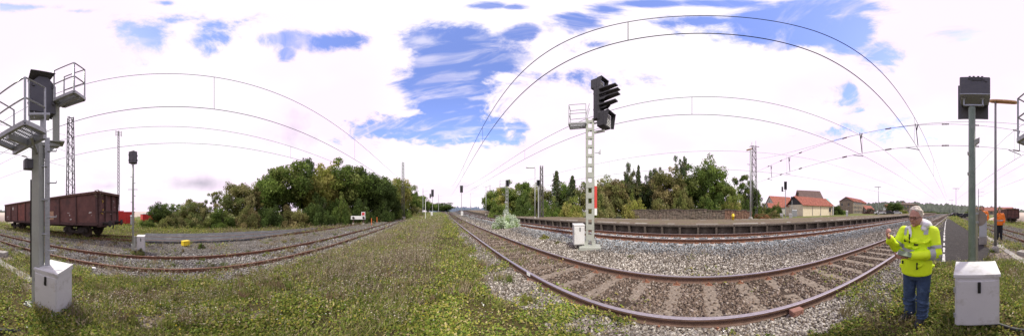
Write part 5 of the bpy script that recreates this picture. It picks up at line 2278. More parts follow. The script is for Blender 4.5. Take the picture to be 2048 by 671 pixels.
for (lbl, px, d, yt, w, pal, sd) in (
        ('low green shrub in front of the red containers', 292, 21, 430, 34, 'green', 1), ('low olive shrub below the dark bush', 345, 21, 423, 60, 'olive', 2),
        ('olive shrub in front of the loose tree', 398, 21.5, 415, 64, 'olive', 3), ('green shrub under the sparse tree', 445, 21, 412, 62, 'green', 4),
        ('olive shrub under the brownish tree', 495, 21, 405, 62, 'brown', 5), ('dark shrub under the tallest tree', 540, 22, 395, 66, 'dark', 6),
        ('brown shrub below the dark open tree', 590, 22, 400, 70, 'brown', 1), ('dark shrub below the yellow green tree', 636, 23, 385, 66, 'dark', 2),
        ('green shrub left of the buffer stop', 676, 25, 380, 60, 'green', 3), ('dark shrub right behind the buffer stop', 722, 28, 385, 56, 'dark', 4),
        ('dark shrub between buffer stop and catenary mast', 762, 31, 392, 50, 'dark', 5), ('green shrub at the foot of the catenary mast', 800, 38, 398, 44, 'green', 6),
        ('olive shrub right of the catenary mast foot', 830, 44, 404, 34, 'olive', 1)):
    tree(lbl, px, d, yt, w, pal, 'bush', sd, group=GS, name='shrub', cat='shrub')

GR = 'trees behind the platform'
RIGHT_TREES = [
    ('round low tree at the left end of the platform trees', 985, 42, 372, 42, 'green', 'round', 1, .0),
    ('green tree behind the signal with platform', 1012, 36, 368, 50, 'yellow', 'round', 2, .0),
    ('tallest green tree of the left platform group', 1042, 34, 356, 58, 'green', 'round', 3, .0),
    ('green tree behind the thin lamp', 1078, 31, 366, 50, 'olive', 'round', 4, .0),
    ('leftmost dark conifer left of the tall signal', 1113, 30, 336, 46, 'conifer', 'conifer', 1, .05),
    ('second dark conifer just left of the tall signal', 1145, 28, 346, 44, 'conifer', 'conifer', 2, .05),
    ('low green tree between the two conifers left of the tall signal', 1130, 31, 366, 46, 'green', 'round', 7, .0),
    ('broad olive tree filling behind the brownish tree right of the tall signal', 1205, 30, 352, 80, 'olive', 'round', 4, .0),
    ('green tree filling between the brownish tree and the slender conifers', 1246, 31, 350, 60, 'green', 'round', 6, .0),
    ('low tree between the slender conifers', 1268, 30, 356, 60, 'olive', 'round', 2, .0),
    ('low dark tree behind the loose dark tree', 1300, 30, 352, 60, 'dark', 'round', 3, .0),
    ('dark tree filling behind the pointed crown', 1378, 30, 345, 64, 'dark', 'round', 1, .0),
    ('olive tree hidden behind the tall signal mast', 1186, 27, 354, 56, 'olive', 'round', 5, .0),
    ('brownish tree right of the tall signal', 1226, 26, 354, 58, 'brown', 'round', 6, .0),
    ('tall slender loose conifer right of the tall signal', 1259, 27, 320, 36, 'conifer', 'sparse', 4, .05),
    ('tall slender dense conifer right of the tall signal', 1277, 28, 324, 30, 'conifer', 'conifer', 1, .05),
    ('loose dark tree left of the brownish broad tree', 1306, 27, 332, 40, 'conifer', 'sparse', 5, .05),
    ('brownish broad tree in the middle of the platform belt', 1338, 25, 328, 66, 'brown', 'round', 1, .02),
    ('tall dark tree with pointed crown above the stone wall', 1366, 27, 309, 44, 'conifer', 'sparse', 3, .05),
    ('large rounded green tree above the stone wall', 1412, 26, 311, 74, 'green', 'round', 4, .03),
    ('green tree sloping down right of the large rounded tree', 1452, 25, 358, 56, 'green', 'round', 5, .0),
    ('green tree behind the platform lamp', 1490, 29, 348, 56, 'green', 'sparse', 6, .0),
    ('dark slim tree behind the platform lamp', 1504, 31, 366, 36, 'dark', 'round', 7, .0),
]
for (lbl, px, d, yt, w, pal, sh, sd, low) in RIGHT_TREES:
    tree(lbl, px, d, yt, w, pal, sh, sd, group=GR, low=low)
GB = 'shrubs behind the platform'
for (lbl, px, d, yt, w, pal, sd) in (
        ('low shrub left of the platform signal', 1000, 30, 392, 44, 'green', 1), ('shrub between platform signal and thin lamp', 1048, 26, 388, 50, 'dark', 2),
        ('shrub at the foot of the first conifer', 1100, 24, 388, 52, 'green', 3), ('yellowish shrub left of the tall signal', 1142, 23, 386, 50, 'yellow', 4),
        ('olive shrub right of the tall signal mast', 1205, 22.5, 380, 56, 'olive', 5), ('yellow green shrub under the slender conifers', 1268, 22.5, 380, 52, 'yellow', 6),
        ('brown shrub under the brownish broad tree', 1318, 22.5, 376, 54, 'brown', 1), ('olive shrub above the middle of the stone wall', 1366, 22.5, 372, 56, 'olive', 2),
        ('green shrub under the large rounded tree', 1418, 22.5, 382, 60, 'green', 3), ('yellow green shrub above the right end of the wall', 1462, 22.5, 384, 50, 'yellow', 4),
        ('dark shrub between the wall and the platform lamp', 1488, 25, 392, 40, 'dark', 5),
        ('reddish weeds right of the platform lamp', 1522, 26, 424, 40, 'rust', 1), ('dry pale shrub in front of the grey house', 1548, 27, 420, 34, 'brown', 2),
        ('leafy bush in front of the grey gable house', 1553, 40, 402, 26, 'green', 3), ('dark bush at the door of the grey gable house', 1538, 46, 411, 24, 'dark', 4),
        ('green bush left of the grey gable house', 1522, 50, 402, 26, 'olive', 5), ('tree right of the cream house', 1672, 52, 402, 30, 'dark', 6),
        ('low bush left of the apartment block', 1684, 60, 416, 30, 'green', 1),
        ('purple leaved shrub right of the apartment block', 1741, 70, 414, 26, 'purple', 2), ('purple brown shrub under the t-shaped platform lamp', 1764, 66, 416, 28, 'purple', 3),
        ('reddish shrub left of the dark round tree', 1776, 72, 419, 24, 'purple', 4), ('olive shrub left of the station building', 1806, 74, 417, 26, 'yellow', 5),
        ('dark shrub line at the foot of the wooded hill', 1862, 110, 420, 40, 'dark', 6), ('second dark shrub at the foot of the wooded hill', 1890, 120, 424, 34, 'dark', 1),
        ('bush left of the long red roof', 1940, 100, 418, 26, 'green', 2), ('green tree in front of the long red roof', 1963, 60, 408, 18, 'green', 3),
        ('green bush right of the orange worker', 1999, 62, 410, 24, 'olive', 4)):
    tree(lbl, px, d, yt, w, pal, 'bush', sd, group=GB, name='shrub', cat='shrub')
tree('dark round tree left of the station building', 1790, 78, 403, 38, 'dark', 'round', 2, group=GR, low=0)
tree('pale flowering shrub between the two right-hand tracks', 1011, 14, 418, 56, 'pale', 'bush', 3, name='flowering_shrub', cat='shrub', zb=.1)
for (lbl, px, d, yt, w, pal, sd) in (('small weed clump on the ballast left of the white box', 1090, 8.3, 468, 22, 'yellow', 1), ('second weed clump on the ballast nearer the signal', 1117, 7.2, 481, 18, 'olive', 2),
                                     ('weed clump on the ballast right of the signal', 1262, 5.0, 508, 18, 'olive', 3), ('dark green weed beside the rusty plants beyond the single track', 404, 8.6, 484, 16, 'green', 4),
                                     ('rusty red plants on the gravel beyond the single track', 432, 8.8, 494, 46, 'rust', 5), ('low weeds around the yellow box', 368, 9.0, 497, 34, 'olive', 6),
                                     ('weeds at the foot of the slim signal post', 275, 7.4, 494, 30, 'olive', 1), ('green weed at the edge of the near rail by the camera', 1052, 2.45, 585, 30, 'yellow', 2)):
    tree(lbl, px, d, yt, w, pal, 'bush', sd, group='weed clumps', name='weed_clump', cat='weed')

# ================================================================== BUILDINGS
def quad_house(label, a, b, depth, zb, hw, hr, mwall, mroof, over=.3, cat='house', name='house', wins=(), gable_m=None, chim=False, hip=False, door=None, courses=0):
    """gable house: long front wall from plan point a to b, ridge parallel to it"""
    a, b = Vector((a[0], a[1], 0)), Vector((b[0], b[1], 0))
    L = (b - a).length
    rz = atan2(b.y - a.y, b.x - a.x)
    t = thing(name, label, cat, (a.x, a.y, zb), rz)
    D = depth
    mb = MB()
    mb.box((L / 2, D / 2, hw / 2), (L, D, hw))
    mb.build('wall', mwall, t)
    if not hip:
        for x in (0.01, L - .21):
            mb = MB()
            mb.prism([(0, hw), (D, hw), (D / 2, hr)], (x, 0, 0), (0, 1, 0), (0, 0, 1), (.2, 0, 0))
            mb.build('gable', gable_m or mwall, t)
    for s in (0, 1):
        e = -over if s == 0 else D + over
        k = (hr - hw) / (D / 2)
        zE = hw - k * over
        inset = D * .45 if hip else 0
        mb = MB()
        o = over if not hip else over
        vs = [(-o, e, zE), (L + o, e, zE), (L + o - inset, D / 2, hr), (-o + inset, D / 2, hr)]
        vs2 = [(x, y, z + .12) for x, y, z in vs]
        mb.add(vs + vs2, [(0, 1, 2, 3), (7, 6, 5, 4), (0, 4, 5, 1), (1, 5, 6, 2), (2, 6, 7, 3), (3, 7, 4, 0)])
        r = mb.build('roof_slope', mroof, t)
        if courses:
            mb = MB()
            for c in range(courses):
                f = (c + .5) / courses
                y0 = e + (D / 2 - e) * f
                z0 = zE + (hr - zE) * f + .13
                nt_ = int(L / .55)
                for q in range(nt_):
                    mb.box((-o + (q + .5) * (L + 2 * o) / nt_, y0, z0 + .01 * ((q * 7 + c * 3) % 3)), ((L + 2 * o) / nt_ * .62, abs(D / 2 - e) / courses * .95, .05),
                           rx=math.atan(k) * (1 if s == 0 else -1))
            ob = mb.build('roof_tiles', mroof, r)
            ob['kind'] = 'stuff'
    if hip:
        for x, sx in ((-over, 1), (L + over, -1)):
            mb = MB()
            k = (hr - hw) / (D / 2)
            zE = hw - k * over
            vs = [(x, -over, zE), (x, D + over, zE), (x + sx * D * .45, D / 2, hr)]
            mb.add(vs + [(p[0], p[1], p[2] + .12) for p in vs], [(0, 1, 2), (5, 4, 3), (0, 3, 4, 1), (1, 4, 5, 2), (2, 5, 3, 0)])
            mb.build('roof_hip', mroof, t)
    for (f, x, z, w, h) in wins:
        mb = MB()
        mf = MB()
        if f == 'front':
            mb.box((x, -.02, z), (w, .06, h))
            mf.box((x, -.03, z - h / 2 - .06), (w + .2, .12, .08))
            mf.box((x, -.045, z), (.06, .03, h))
        elif f == 'left':
            mb.box((-.02, x, z), (.06, w, h))
            mf.box((-.03, x, z - h / 2 - .06), (.12, w + .2, .08))
            mf.box((-.045, x, z), (.03, .06, h))
        elif f == 'right':
            mb.box((L + .02, x, z), (.06, w, h))
            mf.box((L + .03, x, z - h / 2 - .06), (.12, w + .2, .08))
            mf.box((L + .045, x, z), (.03, .06, h))
        wo = mb.build('window', mGlass, t)
        mf.build('window_frame', mFrame, wo)
    if chim:
        mb = MB()
        mb.box((L * .3, D / 2, hr + .3), (.6, .6, 1.2))
        mb.build('chimney', mBrick, t)
    if door:
        x, w, h = door
        mb = MB()
        mb.box((x, -.03, h / 2), (w, .08, h))
        mb.build('door', M('door_grey', (.28, .27, .25), .7, .1, 4), t)
    return t


ch = quad_house('cream house with red tiled roof and dark gable boards behind the platform', pol(1606, 37), pol(1666, 46), 5.6, .15, 3.0, 5.0, mCream, mTile, .35,
                wins=[('front', 10.3, 1.9, .9, 1.1), ('front', 6.2, .6, .25, .4)], gable_m=mDarkSlate, courses=8)
for xx in (3.2, 6.3):
    mb = MB()
    mb.box((xx, -.03, 1.7), (.10, .06, 2.6))
    mb.build('downpipe', M('downpipe_grey', (.25, .24, .22), .6, .1, 4), ch)
mb = MB()
mb.box((11.1, -.4, 1.5), (.16, .5, 3.0))
mb.build('corner_pier', mFrame, ch)
mb = MB()
mb.box((1.0, 2.8, 5.6), (.3, .3, 1.0))
mb.build('flue', mUnder, ch)
quad_house('small cream shed left of the cream house', pol(1570, 41), pol(1585, 40.5), 4, .1, 2.7, 3.3, mCream, mTile, .2, name='shed', cat='shed')
gh = quad_house('grey gabled house with red roof left of the cream house', pol(1552, 60), pol(1592, 66), 8.6, .1, 3.2, 7.4, mGreyRender, mTile, .3,
                wins=[('left', 3.2, 2.0, .9, 1.2), ('left', 4.6, 5.2, .6, .7)], courses=7)
quad_house('low lean-to annex with red roof at the grey gabled house', pol(1538, 54), pol(1551, 54.5), 4, .1, 2.5, 4.2, mGreyRender, mTile, .2, wins=[('left', 1.6, 1.7, .5, 1.2)], name='annex', cat='house')
quad_house('tall brown roofed brick house rising behind the cream house', pol(1600, 72), pol(1646, 76), 8.5, -.2, 7.6, 11.6, mBrick, mTileBrown, .3,
           wins=[('right', 3.2, 8.6, 1.0, 1.1)], chim=False, courses=8)
mb = MB()
x, y = pol(1642, 74)
quad_house('building with turquoise sheet roof behind the cream house', pol(1645, 80), pol(1664, 84), 7, -.2, 5.2, 8.4, mGreyRender, mTurq, .25)
aw = []
for r_ in range(3):
    for c_ in range(6):
        aw.append(('front', 1.6 + c_ * 2.25, 1.7 + r_ * 2.3, 1.1, 1.4))
quad_house('long stone apartment block with red roof and three rows of windows', pol(1706, 86), pol(1733, 108), 8, -.3, 7.3, 9.6, mSandstone, mTile, .4, wins=aw + [('left', 2.5, 5.5, .9, 1.4), ('left', 6.5, 5.5, .9, 1.4)], gable_m=M('gable_brown', (.17, .13, .11), .9, .2, 1),
           cat='apartment block', name='apartment_block', courses=7)
quad_house('low house with red roof right of the apartment block', pol(1733, 100), pol(1748, 104), 7, -.3, 3.0, 5.4, mGreyRender, mTile, .3)
st_w = [('front', 2.0 + c * 2.7, 4.9, 1.1, 1.7) for c in range(4)] + [('front', 2.0 + c * 2.7, 1.9, 1.1, 1.7) for c in range(4)]
quad_house('square stone station building with flat hipped roof behind the man in yellow', pol(1804, 104), pol(1836, 112), 10, -.4, 6.6, 7.6, mSandstone, mTileBrown, .4, wins=st_w, name='station_building', cat='building', hip=True, chim=True)
quad_house('long low building with red brown roof behind the orange workers', pol(1945, 122), pol(2022, 112), 9, -1.2, 3.2, 5.6, mSandstone, mTile, .3, name='long_shed', cat='building',
           wins=[('front', 3 + 4 * c, 1.8, 1.4, 1.2) for c in range(7)])
quad_house('white gabled house far away between apartment block and round tree', pol(1772, 150), pol(1782, 152), 7, -.4, 5.5, 8.4, mFrame, mTile, .3)


def car(label, px, d, mt, turn, zb=None):
    t = polar_thing('parked_car', label, 'car', px, d, zb, 'cars parked far right', turn)
    mb = MB()
    body = [(-2.1, .3), (-2.1, .75), (-1.75, .9), (-1.2, .92), (-.7, 1.4), (.75, 1.42), (1.35, .95), (2.0, .85), (2.15, .6), (2.15, .3)]
    mb.prism(body, (0, -.82, 0), (1, 0, 0), (0, 0, 1), (0, 1.64, 0))
    mb.build('body', mt, t)
    mb = MB()
    for s in (-1, 1):
        mb.prism([(-1.05, .95), (-.62, 1.33), (.68, 1.34), (1.1, .97)], (0, s * .815, 0), (1, 0, 0), (0, 0, 1), (0, s * .012, 0))
        mb.build('window', mGlass, t)
        mb = MB()
    for sx in (-1.35, 1.35):
        for s in (-1, 1):
            mb = MB()
            mb.lathe([(.31, s * .66), (.31, s * .84), (.2, s * .85)], (sx, 0, .31), 14, 'Y')
            mb.build('wheel', mUnder, t)
    return t


for (lbl, px, d, mt, tn) in (('white car leftmost of the cars below the dark round tree', 1760, 60, mCarW, .2), ('dark car in the middle below the dark round tree', 1777, 62, mCarD, -.1),
                             ('pale car right below the dark round tree', 1793, 64, mCarW, .1), ('dark car left of the round green signal post, far behind the path', 1910, 52, mCarD, .3),
                             ('blue car next to the dark car far behind the path', 1921, 53, mCarB, .2), ('dark car nearest to the round green signal post, far behind the path', 1932, 50, mCarD, .1)):
    car(lbl, px, d, mt, tn)


# ================================================================== PEOPLE
def remeshed(mb, voxel, smooth_it=4, name='body'):
    me = mb.mesh(name, mSkin)
    o = bpy.data.objects.new('tmp_remesh', me)
    C.objects.link(o)
    m = o.modifiers.new('r', 'REMESH')
    m.mode = 'VOXEL'
    m.voxel_size = voxel
    m2 = o.modifiers.new('s', 'SMOOTH')
    m2.factor = .5
    m2.iterations = smooth_it
    dg = bpy.context.evaluated_depsgraph_get()
    dg.update()
    out = bpy.data.meshes.new_from_object(o.evaluated_get(dg))
    bpy.data.objects.remove(o)
    out.name = name
    out.polygons.foreach_set('use_smooth', [True] * len(out.polygons))
    return out


def ell(mb, c, r, n=14, m=10, tilt=(0, 0, 0)):
    R = Matrix.Rotation(tilt[2], 3, 'Z') @ Matrix.Rotation(tilt[1], 3, 'Y') @ Matrix.Rotation(tilt[0], 3, 'X')
    vs = []
    for i in range(m + 1):
        a = pi * i / m
        rr = max(.001, sin(a))
        for k in range(n):
            t = 2 * pi * k / n
            vs.append(Vector(c) + R @ Vector((r[0] * rr * cos(t), r[1] * rr * sin(t), -r[2] * cos(a))))
    fs = []
    for i in range(m):
        for k in range(n):
            a = i * n + k
            b = i * n + (k + 1) % n
            fs.append((a, b, b + n, a + n))
    fs.append(tuple(range(n - 1, -1, -1)))
    fs.append(tuple(m * n + k for k in range(n)))
    mb.add(vs, fs)


def loft(mb, rings, n=20):
    """rings: (cx, cy, cz, rx, ry)"""
    vs = []
    for (cx, cy, cz, rx, ry) in rings:
        for k in range(n):
            t = 2 * pi * k / n
            vs.append((cx + rx * cos(t), cy + ry * sin(t), cz))
    fs = []
    for i in range(len(rings) - 1):
        for k in range(n):
            a = i * n + k
            b = i * n + (k + 1) % n
            fs.append((a, b, b + n, a + n))
    fs.append(tuple(range(n - 1, -1, -1)))
    fs.append(tuple((len(rings) - 1) * n + k for k in range(n)))
    mb.add(vs, fs)


def limb(mb, pts, rs, n=12):
    pts = [Vector(p) for p in pts]
    # subdivide so bends stay round
    P, Q = [], []
    for i in range(len(pts) - 1):
        for k in range(4):
            u = k / 4
            P.append(pts[i].lerp(pts[i + 1], u))
            Q.append(rs[i] + (rs[i + 1] - rs[i]) * u)
    P.append(pts[-1])
    Q.append(rs[-1])
    mb.tube(P, Q, n)
    for p, r in zip(pts, rs):
        ell(mb, p, (r * .99, r * .99, r * .99), 10, 8)


def hand(mb, wrist, d, palm_n, s=1.0, curl=1.0, thumb=1):
    """palm and five bent fingers. d: direction of the hand, palm_n: palm normal"""
    d = Vector(d).normalized()
    nrm = Vector(palm_n)
    nrm = (nrm - d * nrm.dot(d)).normalized()
    side = d.cross(nrm).normalized()
    w = Vector(wrist)
    for k in range(5):
        limb(mb, [w + side * (.012 * (k - 2)) * .5, w + d * .085 * s + side * (.017 * (k - 2))], [.017 * s, .013 * s], 8)
    Ls = [.062, .074, .080, .074, .058]
    for k in range(4):
        base = w + d * .088 * s + side * (.0205 * (k - 1.5)) * s
        L = Ls[k + 1] * s
        a1, a2, a3 = .55 * curl, 1.35 * curl, 2.1 * curl
        p1 = base + (d * cos(a1) + nrm * sin(a1)) * L * .48
        p2 = p1 + (d * cos(a2) + nrm * sin(a2)) * L * .32
        p3 = p2 + (d * cos(a3) + nrm * sin(a3)) * L * .26
        limb(mb, [base, p1, p2, p3], [.0095 * s, .009 * s, .0082 * s, .0068 * s], 8)
    b = w + d * .03 * s + side * (-.034 * s * thumb)
    p1 = b + (d * .6 - side * thumb * .5 + nrm * .5).normalized() * .036 * s
    p2 = p1 + (d * .8 + side * thumb * .1 + nrm * .6).normalized() * .030 * s
    limb(mb, [w + d * .012, b, p1, p2], [.014 * s, .0125 * s, .0105 * s, .0085 * s], 8)


def sub_faces(me, test, name, matr, push=.004, parent=None):
    """copy the faces whose centre passes the test, pushed outwards: a band lying on a garment"""
    bm = bmesh.new()
    bm.from_mesh(me)
    bm.normal_update()
    kill = [f for f in bm.faces if not test(f.calc_center_median())]
    for v in bm.verts:
        v.co += v.normal * push
    bmesh.ops.delete(bm, geom=kill, context='FACES')
    m2 = bpy.data.meshes.new(name)
    bm.to_mesh(m2)
    bm.free()
    m2.materials.clear()
    m2.materials.append(matr)
    m2.polygons.foreach_set('use_smooth', [True] * len(m2.polygons))
    return link_mesh(name, m2, parent)


def seg_param(p, a, b):
    a, b = Vector(a), Vector(b)
    ab = b - a
    t = (p - a).dot(ab) / ab.dot(ab)
    return t, (p - (a + ab * t)).length


def skin_to(me, m):
    me.materials.clear()
    me.materials.append(m)
    return me


def person(label, px, d, zb, man=True, H=1.66, arms=None, jacket=mHiVis, trousers=mJean, hairm=mHair, voxel=.011, group=None, turn=0.0, feet=None):
    t = polar_thing('person', label, 'person', px, d, zb, group, turn)
    k = H / 1.66
    S = lambda p: (p[0] * k, p[1] * k, p[2] * k)
    shL, shR = (-.185, .01, 1.335), (.20, .02, 1.335)
    hipL, hipR = (-.095, .01, .86), (.085, .01, .86)
    fL, fR = feet or ((-.105, .03, .075), (.075, -.06, .075))
    kneeL, kneeR = (-.105, -.015, .47), (.085, -.05, .47)
    eL, wL, eR, wR = arms
    hc = (-.015, -.035, 1.525)
    # --- the whole body as one surface
    mb = MB()
    loft(mb, [(0, .01, .80, .13, .10), (0, .01, .9, .15, .105), (0, .0, 1.05, .135, .10), (0, .01, 1.2, .155, .105), (0, .02, 1.32, .16, .09), (0, .02, 1.385, .09, .07), (-.005, .005, 1.42, .052, .055)])
    limb(mb, [(0, .02, 1.36), (-.01, -.01, 1.47)], [.058, .054])
    ell(mb, hc, (.074, .092, .118), 18, 14, (.22, 0, 0))
    ell(mb, (hc[0], hc[1] - .022, hc[2] - .055), (.056, .066, .062), 14, 10)
    limb(mb, [shL, eL, wL], [.052, .043, .03])
    limb(mb, [shR, eR, wR], [.052, .043, .03])
    limb(mb, [hipL, kneeL, fL], [.082, .056, .042])
    limb(mb, [hipR, kneeR, fR], [.082, .056, .042])
    # nose, brow, ears, lips
    ell(mb, (hc[0] - .006, hc[1] - .098, hc[2] - .03), (.013, .022, .020), 8, 6, (-.3, 0, 0))
    ell(mb, (hc[0] - .004, hc[1] - .086, hc[2] + .012), (.044, .014, .012), 10, 6)
    ell(mb, (hc[0] - .004, hc[1] - .085, hc[2] - .068), (.026, .012, .011), 8, 6)
    ell(mb, (hc[0] - .004, hc[1] - .078, hc[2] - .102), (.022, .016, .016), 8, 6)
    for sx in (-1, 1):
        ell(mb, (hc[0] + sx * .076, hc[1] + .012, hc[2] - .02), (.010, .020, .032), 8, 6)
        ell(mb, (hc[0] + sx * .036, hc[1] - .074, hc[2] - .038), (.020, .016, .018), 8, 6)
    hand(mb, wL, (wL[0] - eL[0] + .0, wL[1] - eL[1], wL[2] - eL[2]), (.8, .2, .3), 1.0, 1.05, 1)
    hand(mb, wR, (wR[0] - eR[0], wR[1] - eR[1], wR[2] - eR[2] + .02), (-.1, -.3, .9), 1.0, .75, -1)
    mb.v = [S(v) for v in mb.v]
    me = remeshed(mb, voxel * .62, 2, 'body')
    skin_to(me, mSkin)
    body = link_mesh('body', me, t)
    # --- eyes and mouth line
    for sx in (-1, 1):
        mb = MB()
        ell(mb, S((hc[0] - .004 + sx * .030, hc[1] - .084, hc[2] - .006)), (.009, .006, .005), 8, 6)
        mb.build('eye', mBlack, t)
    mb = MB()
    mb.box(S((hc[0] - .004, hc[1] - .097, hc[2] - .068)), (.038, .006, .006))
    mb.build('mouth', M('mouth_dark', (.16, .05, .045), .6, .1, 10), t)
    if man:
        mb = MB()
        for sx in (-1, 1):
            c = Vector((hc[0] - .004 + sx * .032, hc[1] - .104, hc[2] - .006))
            mb.tube([c + Vector((.026 * cos(a), 0, .016 * sin(a))) for a in np.linspace(0, 2 * pi, 13)], .0024, 5)
            mb.tube([c + Vector((sx * .026, 0, .004)), (hc[0] + sx * .078, hc[1] + .0, hc[2] + .004)], .003, 5)
        mb.tube([(hc[0] - .012, hc[1] - .104, hc[2] - .004), (hc[0] + .006, hc[1] - .104, hc[2] - .004)], .003, 5)
        mb.build('glasses', mBlack, t)
    # --- hair: shell of tufts
    mb = MB()
    rr = random.Random(3)
    ell(mb, (hc[0], hc[1] + .026, hc[2] + .040), (.088, .092, .100), 16, 12, (.15, 0, 0))
    for q in range(120 if man else 20):
        a = rr.uniform(0, 2 * pi)
        e = rr.uniform(-.1, 1.5)
        dx = Vector((cos(a) * cos(e), sin(a) * cos(e), sin(e)))
        if dx.y < -.35 and dx.z < .55:
            continue
        c = Vector((hc[0], hc[1] + .020, hc[2] + .030)) + Vector((dx.x * .088, dx.y * .094, dx.z * .100))
        s_ = rr.uniform(.012, .024)
        ell(mb, c, (s_, s_, s_ * .8), 7, 5)
    mb.v = [S(v) for v in mb.v]
    link_mesh('hair', skin_to(remeshed(mb, .009 if man else .02, 1, 'hair'), hairm), t)
    # --- jacket
    mb = MB()
    loft(mb, [(-.012, .0, .775, .192, .152), (-.012, -.004, .80, .20, .158), (-.012, -.005, .90, .205, .155), (-.008, -.005, 1.03, .198, .148), (0, 0, 1.15, .200, .148), (.0, .01, 1.26, .208, .140), (.002, .02, 1.33, .205, .120), (0, .02, 1.385, .15, .095), (-.005, .015, 1.425, .085, .08)], 28)
    cL = Vector(eL).lerp(Vector(wL), .86)
    cR = Vector(eR).lerp(Vector(wR), .86)
    limb(mb, [shL, eL, cL], [.078, .062, .050])
    limb(mb, [shR, eR, cR], [.082, .068, .052])
    # cloth folds
    for q in range(34):
        a = rr.uniform(0, 2 * pi)
        zz = rr.uniform(.82, 1.28)
        ell(mb, (.195 * cos(a), .145 * sin(a), zz), (.05, .05, rr.uniform(.012, .03)), 8, 6, (rr.uniform(-.6, .6), rr.uniform(-.6, .6), a))
    for (a_, b_) in ((shL, eL), (shR, eR), (eL, cL), (eR, cR)):
        for q in range(5):
            p_ = Vector(a_).lerp(Vector(b_), rr.uniform(.1, .95))
            r_ = .063
            ell(mb, p_ + Vector((rr.gauss(0, .012), rr.gauss(0, .012), rr.gauss(0, .012))), (r_, r_, rr.uniform(.02, .05)), 10, 6, (rr.uniform(-.8, .8), rr.uniform(-.8, .8), 0))
    mb.v = [S(v) for v in mb.v]
    jm = skin_to(remeshed(mb, voxel * .8, 2, 'jacket'), jacket)
    jk = link_mesh('jacket', jm, t)
    # reflective bands
    def torso_band(z0, z1, tilt=0.0):
        def f(c):
            z = c.z / k - tilt * c.x
            tl, dl = seg_param(c / k, eL, cL)
            tr, dr = seg_param(c / k, eR, cR)
            ul, du = seg_param(c / k, shR, eR)
            vl, dv = seg_param(c / k, shL, eL)
            arm = (0 < tl < 1.2 and dl < .085) or (0 < tr < 1.2 and dr < .085) or (.1 < ul < 1.1 and du < .10 and abs(c.x) > .17) or (.1 < vl < 1.1 and dv < .10 and abs(c.x) > .17)
            return z0 < z < z1 and not arm
        return f

    def arm_band(a_, b_, t0, t1, dist=.11):
        def f(c):
            tt, dd = seg_param(c / k, a_, b_)
            return t0 < tt < t1 and dd < dist
        return f
    if man:
        sub_faces(jm, torso_band(1.085, 1.13, -.12), 'reflective_band', mReflect, .004, jk)
        sub_faces(jm, arm_band(shR, eR, .66, .82), 'reflective_band', mReflect, .004, jk)
        sub_faces(jm, arm_band(eR, cR, .12, .32, .09), 'reflective_band', mReflect, .004, jk)
        sub_faces(jm, arm_band(shL, eL, .66, .84), 'reflective_band', mReflect, .004, jk)
        sub_faces(jm, lambda c: .105 < c.x < .155 and c.z > 1.315 and c.y < .05, 'reflective_band', mReflect, .004, jk)
        sub_faces(jm, lambda c: -.155 < c.x < -.115 and c.z > 1.30 and c.y < .05, 'reflective_band', mReflect, .004, jk)
        # zip, pocket flaps, badge
        for (c, s_, nm) in (((-.055, -.150, 1.27), (.014, .02, .11), 'zip'), ((-.115, -.136, 1.255), (.022, .03, .06), 'radio_clip'), ((.03, -.152, 1.20), (.05, .02, .022), 'badge'),
                            ((.045, -.166, .93), (.016, .02, .09), 'pocket_zip'), ((-.155, -.115, .95), (.02, .03, .04), 'pocket_tab')):
            mb = MB()
            mb.bbox(c, s_, .004)
            mb.build(nm, mBlack, jk)
        mb = MB()
        mb.bbox((.075, -.152, 1.225), (.13, .018, .03), .006)
        mb.build('pocket_flap', jacket, jk)
        # hood
        mb = MB()
        P = []
        for q in np.linspace(-2.5, 2.5 + .0, 15):
            P.append((.015 + .115 * sin(q) * 1.0, .035 - .085 * cos(q) * -1.0 * -1 + .02, 1.370 + .025 * (1 - cos(q)) * .5))
        mb.tube(P, .032, 10)
        ell(mb, (.055, .06, 1.425), (.135, .085, .078), 14, 10, (.3, .2, 0))
        ell(mb, (.115, .0, 1.435), (.058, .085, .055), 12, 8, (0, .5, 0))
        ell(mb, (.095, -.05, 1.385), (.04, .045, .034), 12, 8, (0, .6, 0))
        ell(mb, (-.085, -.035, 1.385), (.036, .05, .034), 12, 8, (0, -.5, 0))
        mb.tube([(-.075, -.085, 1.40), (-.05, -.125, 1.33), (-.045, -.14, 1.28)], [.022, .02, .012], 8)
        link_mesh('hood', skin_to(remeshed(mb, .009, 3, 'hood'), mHood), t)
    else:
        sub_faces(jm, torso_band(1.0, 1.06), 'reflective_band', mReflect, .006, jk)
    # --- trousers
    mb = MB()
    loft(mb, [(-.005, .01, .70, .14, .11), (-.005, .01, .80, .165, .125), (-.003, .01, .92, .16, .12)], 20)
    limb(mb, [hipL, kneeL, (fL[0], fL[1] + .01, .10)], [.104, .080, .072])
    limb(mb, [hipR, kneeR, (fR[0], fR[1] + .01, .10)], [.104, .080, .072])
    for q in range(26):
        s_ = rr.choice([(hipL, kneeL), (hipR, kneeR), (kneeL, fL), (kneeR, fR)])
        p_ = Vector(s_[0]).lerp(Vector(s_[1]), rr.uniform(.05, .98))
        ell(mb, p_ + Vector((rr.gauss(0, .012), rr.gauss(0, .012), 0)), (.083, .083, rr.uniform(.012, .03)), 10, 6, (rr.uniform(-.5, .5), rr.uniform(-.5, .5), 0))
    mb.v = [S(v) for v in mb.v]
    link_mesh('trousers', skin_to(remeshed(mb, voxel * .8, 2, 'trousers'), trousers), t)
